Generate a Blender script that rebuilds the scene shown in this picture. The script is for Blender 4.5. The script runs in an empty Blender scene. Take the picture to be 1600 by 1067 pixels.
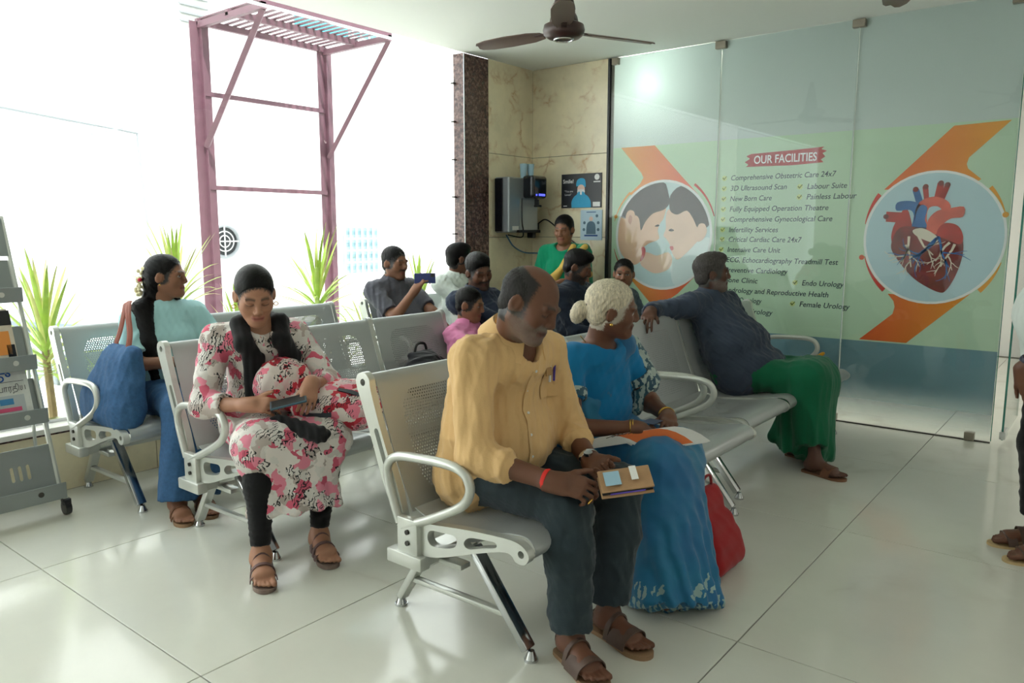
import bpy, bmesh, math, random
import numpy as np
from mathutils import Vector, Matrix
from mathutils.bvhtree import BVHTree
random.seed(7)
S = bpy.context.scene
COL = S.collection
# ---------------------------------------------------------------- camera
cam = bpy.data.cameras.new('camera'); cam.lens = 27.0; cam.sensor_width = 36.0; cam.clip_start = 0.05
co = bpy.data.objects.new('camera', cam); COL.objects.link(co)
co.location = (0, 0, 1.4)
co.rotation_euler = (math.radians(90-8.227), 0, math.radians(38.5))
S.camera = co
# ---------------------------------------------------------------- world, sun, exposure
S.view_settings.view_transform = 'Standard'
try: S.view_settings.look = 'None'
except Exception: pass
S.view_settings.exposure = 0.1; S.view_settings.gamma = 1.0
S.view_settings.use_curve_mapping = False
W = bpy.data.worlds.new('sky'); S.world = W; W.use_nodes = True
bg = W.node_tree.nodes['Background']; bg.inputs[0].default_value = (0.9, 0.98, 1.0, 1); bg.inputs[1].default_value = 3.2
sun = bpy.data.lights.new('sun', 'SUN'); sun.energy = 9.0; sun.angle = 0.02; sun.color = (.96, 1, .98)
so = bpy.data.objects.new('sun', sun); COL.objects.link(so)
so.rotation_euler = Vector((-0.42, 0.2, -0.88)).to_track_quat('-Z', 'Y').to_euler()
pl = bpy.data.lights.new('window_portal', 'AREA'); pl.shape = 'RECTANGLE'; pl.size = 7.4; pl.size_y = 2.48; pl.cycles.is_portal = True
po = bpy.data.objects.new('window_portal', pl); COL.objects.link(po); po.location = (-4.6, 1.2, 1.61)
po.rotation_euler = Vector((1, 0, 0)).to_track_quat('-Z', 'Z').to_euler()

# unseen panel lights, added to brighten the room and the cabin beyond the glass
FILL_PANELS = [(.9, .2), (.9, 2.6), (2.4, 1.4), (2.4, 4.4), (-2.0, 7.7), (1.4, 8.2)]
for x_, y_ in FILL_PANELS:
    al = bpy.data.lights.new('fill_panel_light', 'AREA'); al.shape = 'SQUARE'; al.size = .56; al.energy = 5 if y_ < 6 else 26; al.color = (1, .97, .92)
    ao = bpy.data.objects.new('fill_panel_light', al); COL.objects.link(ao); ao.location = (x_, y_, 2.825)

# ---------------------------------------------------------------- materials
def srgb(r, g, b):
    f = lambda c: (c/255/12.92) if c/255 <= .04045 else ((c/255+.055)/1.055)**2.4
    return (f(r), f(g), f(b), 1)
MATS = {}
def nodes(name):
    m = bpy.data.materials.new(name); m.use_nodes = True
    nt = m.node_tree; b = nt.nodes['Principled BSDF']
    MATS[name] = m
    return m, nt, b
def N(nt, t, **k):
    n = nt.nodes.new(t)
    for a, v in k.items():
        if a == 'inp':
            for i, x in v.items(): n.inputs[i].default_value = x
        else: setattr(n, a, v)
    return n
def ramp(nt, stops, interp='LINEAR'):
    r = nt.nodes.new('ShaderNodeValToRGB'); r.color_ramp.interpolation = interp
    e = r.color_ramp.elements
    while len(e) < len(stops): e.new(.5)
    for i, (p, c) in enumerate(stops): e[i].position = p; e[i].color = c
    return r
def M(name, col, rough=.5, metal=0., noise=None, bump=None, coat=0., spec=.5, attr=None, sheen=0., stretch=None, coord='Object'):
    """plain procedural material: colour with noise variation, optional fine bump"""
    if name in MATS: return MATS[name]
    m, nt, b = nodes(name)
    L = nt.links.new
    b.inputs['Roughness'].default_value = rough; b.inputs['Metallic'].default_value = metal
    b.inputs['Specular IOR Level'].default_value = spec
    b.inputs['Coat Weight'].default_value = coat
    if sheen: b.inputs['Sheen Weight'].default_value = sheen
    b.inputs['Base Color'].default_value = col
    tc = N(nt, 'ShaderNodeTexCoord'); mp = N(nt, 'ShaderNodeMapping'); L(tc.outputs[coord], mp.inputs[0])
    if stretch: mp.inputs['Scale'].default_value = stretch
    src = None
    if attr:
        a = N(nt, 'ShaderNodeAttribute', attribute_name=attr); src = a.outputs['Color']; L(src, b.inputs['Base Color'])
    if noise:
        n = N(nt, 'ShaderNodeTexNoise', inp={'Scale': noise[0], 'Detail': 5.}); L(mp.outputs[0], n.inputs['Vector'])
        lo = 1-noise[1]; hi = 1+noise[1]
        mr = N(nt, 'ShaderNodeMapRange', inp={'From Min': .3, 'From Max': .7, 'To Min': lo, 'To Max': hi}); L(n.outputs[0], mr.inputs[0])
        mx = N(nt, 'ShaderNodeMix', data_type='RGBA', blend_type='MULTIPLY'); mx.inputs[0].default_value = 1
        if src: L(src, mx.inputs[6])
        else: mx.inputs[6].default_value = col
        L(mr.outputs[0], mx.inputs[7]); L(mx.outputs[2], b.inputs['Base Color'])
    if bump:
        n = N(nt, 'ShaderNodeTexNoise', inp={'Scale': bump[0], 'Detail': 4.}); L(mp.outputs[0], n.inputs['Vector'])
        bp = N(nt, 'ShaderNodeBump', inp={'Strength': bump[1], 'Distance': .01}); L(n.outputs[0], bp.inputs['Height']); L(bp.outputs[0], b.inputs['Normal'])
    return m
def marble(name, base, vein, scale, rough, amount=.5, cloud=.06):
    m, nt, b = nodes(name); L = nt.links.new
    g = N(nt, 'ShaderNodeNewGeometry')
    n0 = N(nt, 'ShaderNodeTexNoise', inp={'Scale': scale*.8, 'Detail': 6.}); L(g.outputs['Position'], n0.inputs['Vector'])
    ad = N(nt, 'ShaderNodeMix', data_type='RGBA', blend_type='ADD'); ad.inputs[0].default_value = 1.1
    L(g.outputs['Position'], ad.inputs[6]); L(n0.outputs[1], ad.inputs[7])
    v = N(nt, 'ShaderNodeTexVoronoi', feature='DISTANCE_TO_EDGE', inp={'Scale': scale}); L(ad.outputs[2], v.inputs['Vector'])
    r = ramp(nt, [(0, (1, 1, 1, 1)), (.03, (.5, .5, .5, 1)), (.12, (0, 0, 0, 1))]); L(v.outputs[0], r.inputs[0])
    n1 = N(nt, 'ShaderNodeTexNoise', inp={'Scale': scale*1.7, 'Detail': 7.}); L(g.outputs['Position'], n1.inputs['Vector'])
    mr = N(nt, 'ShaderNodeMapRange', inp={'From Min': .48, 'From Max': .68, 'To Min': 0., 'To Max': amount}); L(n1.outputs[0], mr.inputs[0])
    mu = N(nt, 'ShaderNodeMath', operation='MULTIPLY'); L(r.outputs[0], mu.inputs[0]); L(mr.outputs[0], mu.inputs[1])
    n2 = N(nt, 'ShaderNodeTexNoise', inp={'Scale': scale*.6, 'Detail': 8., 'Roughness': .65}); L(g.outputs['Position'], n2.inputs['Vector'])
    m2 = N(nt, 'ShaderNodeMapRange', inp={'From Min': .3, 'From Max': .7, 'To Min': 1-cloud, 'To Max': 1+cloud}); L(n2.outputs[0], m2.inputs[0])
    c0 = N(nt, 'ShaderNodeMix', data_type='RGBA', blend_type='MULTIPLY'); c0.inputs[0].default_value = 1; c0.inputs[6].default_value = base; L(m2.outputs[0], c0.inputs[7])
    c1 = N(nt, 'ShaderNodeMix', data_type='RGBA'); L(mu.outputs[0], c1.inputs[0]); L(c0.outputs[2], c1.inputs[6]); c1.inputs[7].default_value = vein
    L(c1.outputs[2], b.inputs['Base Color']); b.inputs['Roughness'].default_value = rough
    return m
def granite(name, c1, c2, c3):
    m, nt, b = nodes(name); L = nt.links.new
    g = N(nt, 'ShaderNodeNewGeometry')
    n = N(nt, 'ShaderNodeTexNoise', inp={'Scale': 38., 'Detail': 6., 'Roughness': .7}); L(g.outputs['Position'], n.inputs['Vector'])
    r = ramp(nt, [(.38, c1), (.5, c2), (.66, c3)]); L(n.outputs[0], r.inputs[0]); L(r.outputs[0], b.inputs['Base Color'])
    b.inputs['Roughness'].default_value = .18
    return m
def glass(name, tint=(1, 1, 1, 1), refl=.03):
    m = bpy.data.materials.new(name); m.use_nodes = True; nt = m.node_tree; nt.nodes.clear(); L = nt.links.new
    o = N(nt, 'ShaderNodeOutputMaterial'); t = N(nt, 'ShaderNodeBsdfTransparent'); t.inputs[0].default_value = tint
    gl = N(nt, 'ShaderNodeBsdfGlossy', inp={'Roughness': .0})
    ge = N(nt, 'ShaderNodeNewGeometry'); dp = N(nt, 'ShaderNodeVectorMath', operation='DOT_PRODUCT'); L(ge.outputs['Normal'], dp.inputs[0]); L(ge.outputs['Incoming'], dp.inputs[1])
    ab = N(nt, 'ShaderNodeMath', operation='ABSOLUTE'); L(dp.outputs['Value'], ab.inputs[0]); om = N(nt, 'ShaderNodeMath', operation='SUBTRACT', inp={0: 1.}); L(ab.outputs[0], om.inputs[1])
    pw = N(nt, 'ShaderNodeMath', operation='POWER', inp={1: 5.}); L(om.outputs[0], pw.inputs[0])
    f = N(nt, 'ShaderNodeMath', operation='MULTIPLY_ADD', inp={1: .9, 2: refl}); L(pw.outputs[0], f.inputs[0])      # Schlick
    mx = N(nt, 'ShaderNodeMixShader'); L(f.outputs[0], mx.inputs[0]); L(t.outputs[0], mx.inputs[1]); L(gl.outputs[0], mx.inputs[2]); L(mx.outputs[0], o.inputs[0])
    MATS[name] = m
    return m
# ---------------------------------------------------------------- mesh helpers
def tag(o, label=None, cat=None, group=None, kind=None):
    if label: o['label'] = label
    if cat: o['category'] = cat
    if group: o['group'] = group
    if kind: o['kind'] = kind
    return o
def empty(name, loc=(0, 0, 0), rz=0, label=None, cat=None, group=None, parent=None):
    o = bpy.data.objects.new(name, None); COL.objects.link(o); o.location = loc; o.rotation_euler = (0, 0, rz); o.empty_display_size = .1
    o.parent = parent
    return tag(o, label, cat, group)
def obj(name, bm, mat, parent=None, loc=None, smooth=None, rot=None):
    """link a bmesh (or mesh data) as one object"""
    if isinstance(bm, bmesh.types.BMesh):
        me = bpy.data.meshes.new(name)
        bmesh.ops.recalc_face_normals(bm, faces=bm.faces)
        bm.to_mesh(me); bm.free()
        if mat is not None: me.materials.append(mat)
        if smooth is not None: shade(me, smooth)
    else: me = bm
    o = bpy.data.objects.new(name, me); COL.objects.link(o); o.parent = parent
    if loc is not None: o.location = loc
    if rot is not None: o.rotation_euler = rot
    return o
def shade(me, ang=35):
    me.shade_smooth()
    try: me.set_sharp_from_angle(angle=math.radians(ang))
    except Exception: pass
def B(): return bmesh.new()
def box(bm, c, s, R=None, bev=0., seg=2):
    """box centred at c with full sizes s"""
    m = Matrix.Translation(c) @ (R.to_4x4() if R else Matrix.Identity(4)) @ Matrix.Diagonal((s[0], s[1], s[2], 1))
    r = bmesh.ops.create_cube(bm, size=1, matrix=m)
    if bev:
        es = list({e for v in r['verts'] for e in v.link_edges})
        bmesh.ops.bevel(bm, geom=es, offset=bev, segments=seg, affect='EDGES', profile=.5)
    return bm
def cyl(bm, a, b, r1, r2=None, seg=20, cap=True):
    a = Vector(a); b = Vector(b); d = b-a; r2 = r1 if r2 is None else r2
    m = Matrix.Translation((a+b)/2) @ d.to_track_quat('Z', 'Y').to_matrix().to_4x4()
    bmesh.ops.create_cone(bm, cap_ends=cap, segments=seg, radius1=r1, radius2=r2, depth=d.length, matrix=m)
    return bm
def sph(bm, c, r, seg=16, sc=(1, 1, 1)):
    bmesh.ops.create_uvsphere(bm, u_segments=seg, v_segments=max(6, seg//2), radius=1, matrix=Matrix.Translation(c) @ Matrix.Diagonal((r*sc[0], r*sc[1], r*sc[2], 1)))
    return bm
def tube(bm, pts, r, seg=10, closed=False, flat=None):
    """tube through pts; flat=(w,h) gives an oblong section (w in-plane side, h along up)"""
    P = [Vector(p) for p in pts]; n = len(P); rings = []
    up = None
    for i in range(n):
        if closed: t = P[(i+1) % n]-P[i-1]
        else: t = P[min(i+1, n-1)]-P[max(i-1, 0)]
        t.normalize()
        if up is None:
            up = Vector((0, 0, 1)) if abs(t.z) < .9 else Vector((1, 0, 0))
        s = t.cross(up)
        if s.length < 1e-4: s = t.cross(Vector((0, 1, 0)))
        s.normalize(); up = s.cross(t).normalized()
        rr = r[i] if isinstance(r, (list, tuple)) else r
        w, h = (rr, rr) if flat is None else flat
        rings.append([bm.verts.new(P[i] + s*math.cos(2*math.pi*k/seg)*w + up*math.sin(2*math.pi*k/seg)*h) for k in range(seg)])
    for i in range(n if closed else n-1):
        A, C = rings[i], rings[(i+1) % n]
        for k in range(seg): bm.faces.new((A[k], A[(k+1) % seg], C[(k+1) % seg], C[k]))
    if not closed:
        bm.faces.new(rings[0][::-1]); bm.faces.new(rings[-1])
    return bm
def smoothpath(pts, n=8, closed=False):
    """Catmull-Rom through the points"""
    P = [np.array(p, float) for p in pts]; out = []; m = len(P)
    for i in range(m if closed else m-1):
        p0 = P[i-1] if (closed or i > 0) else P[i]*2-P[i+1]
        p1 = P[i]; p2 = P[(i+1) % m]
        p3 = P[(i+2) % m] if (closed or i+2 < m) else p2*2-p1
        for k in range(n):
            t = k/n
            out.append(tuple(.5*((2*p1)+(-p0+p2)*t+(2*p0-5*p1+4*p2-p3)*t*t+(-p0+3*p1-3*p2+p3)*t**3)))
    if not closed: out.append(tuple(P[-1]))
    return out
def prism(bm, poly, axis, a, b, holes=()):
    """extrude a 2-D polygon (with holes) between a and b along axis ('x','y','z')"""
    def pt(p, t):
        return {'x': (t, p[0], p[1]), 'y': (p[0], t, p[1]), 'z': (p[0], p[1], t)}[axis]
    loops = [poly]+list(holes)
    edges = []; ringsA = []
    for lp in loops:
        vs = [bm.verts.new(pt(p, a)) for p in lp]
        es = [bm.edges.new((vs[i], vs[(i+1) % len(vs)])) for i in range(len(vs))]
        edges += es; ringsA.append(vs)
    r = bmesh.ops.triangle_fill(bm, edges=edges, use_beauty=True)
    fs = [f for f in r['geom'] if isinstance(f, bmesh.types.BMFace)]
    ex = bmesh.ops.extrude_face_region(bm, geom=fs)
    vs = [v for v in ex['geom'] if isinstance(v, bmesh.types.BMVert)]
    i = 'xyz'.index(axis)
    for v in vs: v.co[i] = b
    return bm
def sheet(bm, prof, y0, y1, th):
    """bent sheet: open profile of (x,z) points, thickness th, from y0 to y1"""
    P = [Vector((p[0], p[1])) for p in prof]; off = []
    for i in range(len(P)):
        t = (P[min(i+1, len(P)-1)]-P[max(i-1, 0)]).normalized(); off.append(P[i]+Vector((-t.y, t.x))*th)
    loop = P+off[::-1]; n = len(loop)
    A = [bm.verts.new((p.x, y0, p.y)) for p in loop]; C = [bm.verts.new((p.x, y1, p.y)) for p in loop]
    for i in range(n): bm.faces.new((A[i], A[(i+1) % n], C[(i+1) % n], C[i]))
    m = len(P)
    for i in range(m-1):
        bm.faces.new((A[i], A[n-1-i], A[n-2-i], A[i+1])); bm.faces.new((C[i], C[i+1], C[n-2-i], C[n-1-i]))
    return bm
def copytree(o, parent=None):
    c = o.copy(); COL.objects.link(c); c.parent = parent
    for ch in o.children: copytree(ch, c)
    return c
def txt(name, s, size, mat, parent, loc, rot, shear=0., align='LEFT', extrude=0., bold=0., width=None):
    cu = bpy.data.curves.new(name, 'FONT'); cu.body = s; cu.size = size; cu.shear = shear; cu.align_x = align; cu.extrude = extrude; cu.offset = bold; cu.resolution_u = 3
    o = bpy.data.objects.new(name, cu); COL.objects.link(o)
    bpy.context.view_layer.update()
    me = bpy.data.meshes.new_from_object(o.evaluated_get(bpy.context.evaluated_depsgraph_get()))
    COL.objects.unlink(o); bpy.data.objects.remove(o)
    me.materials.clear(); me.materials.append(mat); me.name = name
    if width and len(me.vertices):
        xs = [v.co.x for v in me.vertices]; w = max(xs)-min(xs)
        if w > 0:
            for v in me.vertices: v.co.x *= width/w
    o = bpy.data.objects.new(name, me); COL.objects.link(o); o.parent = parent; o.location = loc; o.rotation_euler = rot
    return o
# common materials
m_ceil = M('ceiling_paint', srgb(240, 243, 236), .85)
m_white = M('white_plaster', srgb(238, 238, 234), .8, noise=(2., .03))
m_steelgrey = M('powder_coat_grey', srgb(186, 189, 186), .32, .35, noise=(3., .03))
m_cast = M('cast_aluminium', srgb(205, 207, 200), .3, .45, noise=(6., .03))
m_chrome = M('chrome', srgb(200, 202, 204), .16, 1.)
m_bolt = M('dark_bolt', srgb(70, 68, 64), .4, .7)
m_black = M('black_plastic', srgb(22, 23, 25), .4)
m_floor = marble('floor_marble', srgb(216, 216, 204), srgb(160, 150, 130), 1.1, .13, .35, .07)
m_grout = M('grout', srgb(128, 124, 112), .8)
m_beige = marble('beige_marble', srgb(238, 226, 194), srgb(186, 132, 72), 3.0, .25, .75, .16)
m_gran = granite('brown_granite', srgb(44, 34, 34), srgb(92, 66, 62), srgb(140, 112, 104))
m_sill = M('sill_stone', srgb(232, 230, 222), .25, noise=(8., .04))
m_glass = glass('clear_glass')
m_maroon = M('maroon_steel', srgb(94, 62, 72), .55, noise=(12., .15))
m_extwall = M('outside_white_wall', srgb(244, 244, 242), .9)
# ================================================================ the room
def struct(name, bm, mat, parent=None, smooth=None):
    o = obj(name, bm, mat, parent, smooth=smooth)
    if parent is None: o['kind'] = 'structure'
    return o
XW, YG, ZC = -4.41, 5.85, 2.85
fl = struct('floor', box(B(), (-.4, 3.2, -.06), (8.1, 14.4, .1)), m_grout)
gx = [-4.68+1.25*i for i in range(0, 8)]; gy = [1.155-1.26*4+1.26*i for i in range(0, 12)]
tile_me = {}
for i in range(len(gx)-1):
    for j in range(len(gy)-1):
        x0, x1, y0, y1 = max(gx[i], XW), min(gx[i+1], 3.6), gy[j], gy[j+1]
        k = (round(x1-x0, 3), round(y1-y0, 3))
        if k not in tile_me:
            bm = box(B(), (0, 0, -.0055), (k[0]-.004, k[1]-.004, .011), bev=.0012, seg=1)
            o = obj('floor_tile', bm, m_floor, fl, ((x0+x1)/2, (y0+y1)/2, 0)); tile_me[k] = o.data
        else: obj('floor_tile', tile_me[k], None, fl, ((x0+x1)/2, (y0+y1)/2, 0))
struct('ceiling', box(B(), (-.4, 3.2, ZC+.15), (8.04, 14.4, .3)), m_ceil)
# low marble wall under the window, sill, pillar and marble return
wl = struct('wall_window', box(B(), (XW-.13, 1.2, .165), (.24, 7.44, .33)), m_grout)
for i in range(8):
    y0 = -2.5+i*.93
    obj('marble_slab', box(B(), (XW-.005, y0+.465, .165), (.012, .926, .328), bev=.0015, seg=1), m_beige, wl)
obj('dark_band', box(B(), (XW-.006, 1.2, .327), (.016, 7.4, .018)), m_gran, wl)
struct('trim_1', box(B(), (XW-.06, 1.2, .348), (.18, 7.44, .03), bev=.004), m_sill)
pil = struct('wall_pillar', box(B(), (XW-.058, 5.06, 1.42), (.112, .32, 2.85)), m_gran)
obj('steel_edge', box(B(), (XW-.002, 4.905, 1.42), (.01, .008, 2.84)), m_chrome, pil)
for i in range(7): obj('glass_clip', box(B(), (XW-.1, 4.885, .75+i*.31), (.03, .035, .012)), m_bolt, pil)
wr = struct('wall_marble_side', box(B(), (XW-.07, 5.55, 1.42), (.11, .66, 2.85)), m_grout)
wb = struct('wall_marble_back', box(B(), (-4.0, YG+.07, 1.42), (.9, .11, 2.85)), m_grout)
for z0, z1 in ((0, .62), (.62, 1.34), (1.34, 2.065), (2.065, 2.85)):
    obj('marble_slab', box(B(), (XW-.006, 5.535, (z0+z1)/2), (.016, .628, z1-z0-.004), bev=.0015, seg=1), m_beige, wr)
    obj('marble_slab', box(B(), (-4.005, YG+.006, (z0+z1)/2), (.806, .016, z1-z0-.004), bev=.0015, seg=1), m_beige, wb)
struct('trim_2', box(B(), (-3.588, YG+.005, 1.42), (.022, .03, 2.85)), m_black)
# window: two tall panes behind the sill
wn = struct('window_1', box(B(), (XW-.115, 1.2, .372), (.05, 7.44, .018)), m_chrome)
for y0, y1 in ((-2.5, 1.19), (1.2, 4.89)):
    obj('pane', box(B(), (XW-.115, (y0+y1)/2, 1.612), (.012, y1-y0, 2.46)), m_glass, wn)
obj('head_channel', box(B(), (XW-.115, 1.2, 2.846), (.03, 7.4, .012)), m_chrome, wn)
# the rest of the shell, behind and beside the camera
struct('wall_rear', box(B(), (-.4, -2.6, 1.42), (8.04, .12, 2.85)), m_white)
struct('wall_right', box(B(), (3.58, 3.2, 1.42), (.1, 14.3, 2.85)), m_white)
struct('wall_far', box(B(), (-.1, 10.2, 1.42), (7.3, .12, 2.85)), m_white)
struct('wall_cabin_left', box(B(), (-3.7, 8.0, 1.42), (.1, 4.2, 2.85)), m_white)
for x_, y_ in FILL_PANELS:  # fixture frames for the added fill lights, all out of view
    cp = empty('fill_panel', (x_, y_, 2.835), 0, 'square white light panel set flush in the ceiling', 'ceiling light', 'ceiling light panels')
    obj('fill_panel_frame', box(B(), (0, 0, .006), (.62, .62, .016), bev=.003, seg=1), m_white, cp)
# ---------------------------------------------------------------- outside
struct('courtyard_ground', box(B(), (-8, 4, -.25), (7, 26, .2)), M('courtyard_paving', srgb(225, 224, 218), .9, noise=(3, .06)))
ext = struct('wall_outside', box(B(), (-8.75, 4, 3.9), (.3, 26, 8.2)), m_extwall)
for (px, y, z0, z1) in ((0, 3.9, 0, 8), (0, 8.6, 0, 8)):
    obj('pilaster', box(B(), (-8.58, y, 4), (.06, .3, 8)), m_extwall, ext)
# steel platform for the outdoor units
pf = empty('steel_platform', (-7.5, 5.1, -.15), 0, 'maroon steel frame with slatted platform standing outside the window', 'platform')
def pfo(name, f, mat=m_maroon):
    bm = B(); f(bm)
    for v in bm.verts: v.co -= Vector((-7.5, 5.1, -.15))
    return obj(name, bm, mat, pf)
for y, ya in ((4.37, 4.37), (5.92, 5.92)):
    pfo('post', lambda bm: (box(bm, (-7.5, y, 1.66), (.1, .012, 3.62)), box(bm, (-7.5, y-.05, 1.66), (.012, .1, 3.62)), box(bm, (-7.5, y+.05, 1.66), (.012, .1, 3.62))))
for z in (1.84, 2.78):
    pfo('crossbar', lambda bm: box(bm, (-7.5, 5.145, z), (.04, 1.5, .045)))
for y in (4.37, 5.92):
    pfo('brace', lambda bm: tube(bm, [(-7.47, y, 2.25), (-6.42, y+.02, 3.42)], .036, 4))
    pfo('platform_beam', lambda bm: box(bm, (-6.95, y, 3.44), (1.15, .05, .06)))
for x in (-7.5, -6.95, -6.4):
    pfo('platform_rail', lambda bm: box(bm, (x, 5.145, 3.47), (.05, 1.6, .06)))
me = None
for i in range(17):
    y = 4.4+i*.0945
    if me is None: o = obj('platform_slat', box(B(), (0, 0, 0), (1.12, .035, .012)), m_maroon, pf, (.55, y-5.1, 3.66)); me = o.data
    else: obj('platform_slat', me, None, pf, (.55, y-5.1, 3.66))
# fittings of the white wall opposite
m_pale = M('pale_metal', srgb(150, 156, 160), .5, .2)
ef = empty('exhaust_fan', (-8.59, 5.17, 1.27), 0, 'round wall exhaust fan with cross guard on the white outside wall', 'exhaust fan')
bm = B(); tube(bm, [(.03, .19*math.cos(a), .19*math.sin(a)) for a in np.linspace(0, 2*math.pi, 28, endpoint=False)], .022, 8, True); obj('fan_ring', bm, m_pale, ef)
obj('fan_hole', cyl(B(), (.002, 0, 0), (.012, 0, 0), .18, seg=28), M('fan_dark', srgb(60, 66, 70), .7), ef)
for r in (.07, .12): bm = B(); tube(bm, [(.04, r*math.cos(a), r*math.sin(a)) for a in np.linspace(0, 2*math.pi, 24, endpoint=False)], .007, 6, True); obj('guard_ring', bm, m_white, ef)
for a in (0, math.pi/2): obj('guard_bar', tube(B(), [(.042, -.19*math.cos(a), -.19*math.sin(a)), (.042, .19*math.cos(a), .19*math.sin(a))], .009, 6), m_white, ef)
def grille(loc, w, h, nx, ny, label, glassmat, barmat):
    g = empty('grilled_window', loc, 0, label, 'window')
    obj('pane', box(B(), (.01, 0, 0), (.02, w, h)), glassmat, g)
    for i in range(nx+1): obj('grille_bar', box(B(), (.045, -w/2+w*i/nx, 0), (.02, .018, h+.02)), barmat, g)
    for i in range(ny+1): obj('grille_rail', box(B(), (.06, 0, -h/2+h*i/ny), (.02, w+.02, .018)), barmat, g)
    return g
m_tealgl = M('window_tint', srgb(140, 170, 180), .15)
grille((-8.6, 7.32, 1.12), .62, .66, 6, 4, 'white grilled window low on the outside wall behind the plants', m_tealgl, m_white)
grille((-8.6, 7.55, 4.27), .6, .5, 4, 2, 'small white latticed window high up beside the teal panel', M('teal_glass', srgb(96, 180, 190), .2), m_white)
obj_t = tag(obj('teal_panel', box(B(), (-8.57, 6.75, 4.35), (.05, .85, .8), bev=.01), M('teal_sheet', srgb(60, 165, 180), .5)), 'teal sheet panel on the outside wall above the platform', 'panel')
lv = empty('louvre_vent', (-8.58, 4.93, 4.1), 0, 'grey louvred vent at the top of the outside wall', 'vent')
obj('vent_frame', box(B(), (.01, 0, 0), (.02, .36, .8)), m_white, lv)
for i in range(9): obj('louvre', box(B(), (.04, 0, -.36+i*.09), (.05, .34, .012), R=Matrix.Rotation(.6, 3, 'Y')), M('vent_grey', srgb(120, 126, 126), .5), lv)
ac = empty('outdoor_unit', (-7.05, 4.72, 3.685), 0, 'white air conditioner outdoor unit standing on the steel platform', 'air conditioner')
obj('casing', box(B(), (0, 0, .29), (.32, .62, .56), bev=.02), m_white, ac)
bm = B(); [tube(bm, [(.165, .2*k/4*math.cos(a), .29+.2*k/4*math.sin(a)) for a in np.linspace(0, 2*math.pi, 20, endpoint=False)], .006, 5, True) for k in (1, 2, 3, 4)]
obj('fan_guard', bm, m_pale, ac)
tag(obj('wall_pipe', tube(B(), [(-8.56, -1, 2.95), (-8.56, 2.6, 2.6), (-8.56, 4.2, 2.45), (-8.56, 4.25, 1.2)], .02, 8), m_pale), 'thin pale pipe running down across the outside wall', 'pipe')
tag(obj('overhead_wire', tube(B(), smoothpath([(-8.5, -.8, 1.5), (-8.5, 1.6, 1.85), (-8.5, 4.1, 2.5)], 6), .008, 5), m_pale), 'slack wire sloping up the white outside wall', 'wire')
tag(obj('drain_pipe', tube(B(), smoothpath([(-6.2, .6, .95), (-6.4, 3.2, .55), (-6.9, 5.4, .35)], 6), .05, 8), M('grey_pipe', srgb(120, 130, 138), .5)), 'grey drain pipe lying in the bed behind the plants', 'pipe')
tag(obj('planter_block', box(B(), (-5.9, 2.45, .45), (.5, .7, .22), bev=.02), M('planter_conc', srgb(150, 160, 165), .8)), 'grey concrete block behind the plant by the rack', 'block')
# ---------------------------------------------------------------- spiky plants
m_leaf = M('spiky_leaf', srgb(170, 200, 82), .45, noise=(9, .25))
m_leaf2 = M('spiky_leaf_yellow', srgb(206, 208, 128), .5, noise=(9, .2))
m_stem = M('plant_stem', srgb(150, 130, 90), .8, noise=(20, .2))
def leafmesh(L, w, droop, mat):
    bm = B(); rows = []
    n = 7
    for i in range(n+1):
        t = i/n; ww = w*(math.sin(math.pi*min(1, .16+.84*t))**.7 if t < 1 else 0)+.0008
        x = L*t*(1-.25*droop*t*t); z = -droop*L*.55*t**2.4
        rows.append([bm.verts.new((x, -ww, z+ww*.35)), bm.verts.new((x, 0, z)), bm.verts.new((x, ww, z+ww*.35))])
    for a, b in zip(rows, rows[1:]):
        bm.faces.new((a[0], a[1], b[1], b[0])); bm.faces.new((a[1], a[2], b[2], b[1]))
    me = bpy.data.meshes.new('leaf'); bm.to_mesh(me); bm.free(); me.materials.append(mat); me.shade_smooth()
    return me
LM = [leafmesh(.55, .014, d, mm) for d in (.12, .5, .95) for mm in (m_leaf, m_leaf2)]
def plant(x, y, zt, hstem, n, size, label):
    p = empty('spiky_plant', (x, y, -.15), random.random()*6, label, 'plant', 'spiky plants in the bed outside the window')
    z0 = zt+.15
    obj('stem', tube(B(), [(0, 0, 0), (.01, 0, z0*.5), (0, .01, z0)], [.03, .025, .02], 8), m_stem, p)
    for i in range(n):
        az = i*2.39996+random.uniform(-.2, .2); t = i/n
        el = math.radians(86-88*t**1.1+random.uniform(-6, 6))
        d = 0 if t < .4 else (2 if t < .75 else 4)
        o = obj('leaf', LM[d+(random.random() < .3)], None, p, (0, 0, z0-.22*t), rot=(0, -el, az))
        s = size*random.uniform(.8, 1.12); o.scale = (s, s, s)
plant(-5.15, 1.87, .72, .8, 46, 1.05, 'yellow green spiky plant outside the window beside the newspaper rack')
plant(-5.15, 2.72, .98, .8, 44, .95, 'spiky plant outside, behind the hair of the woman in the pale tee')
plant(-5.2, 3.22, .6, .8, 40, .8, 'low spiky plant outside, behind the woman in the floral kurta')
plant(-5.15, 3.92, .88, .8, 50, 1.1, 'full spiky plant outside, in front of the right post of the steel frame')
plant(-5.3, 4.55, .5, .8, 40, .8, 'low spiky plant outside, left of the man holding up a phone')
plant(-5.2, 5.12, .75, .8, 42, .9, 'spiky plant outside, between the man with the phone and the pillar')
plant(-5.2, 2.3, .3, .8, 36, .75, 'low spiky plant outside, behind the first seat of the window bench')
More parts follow.
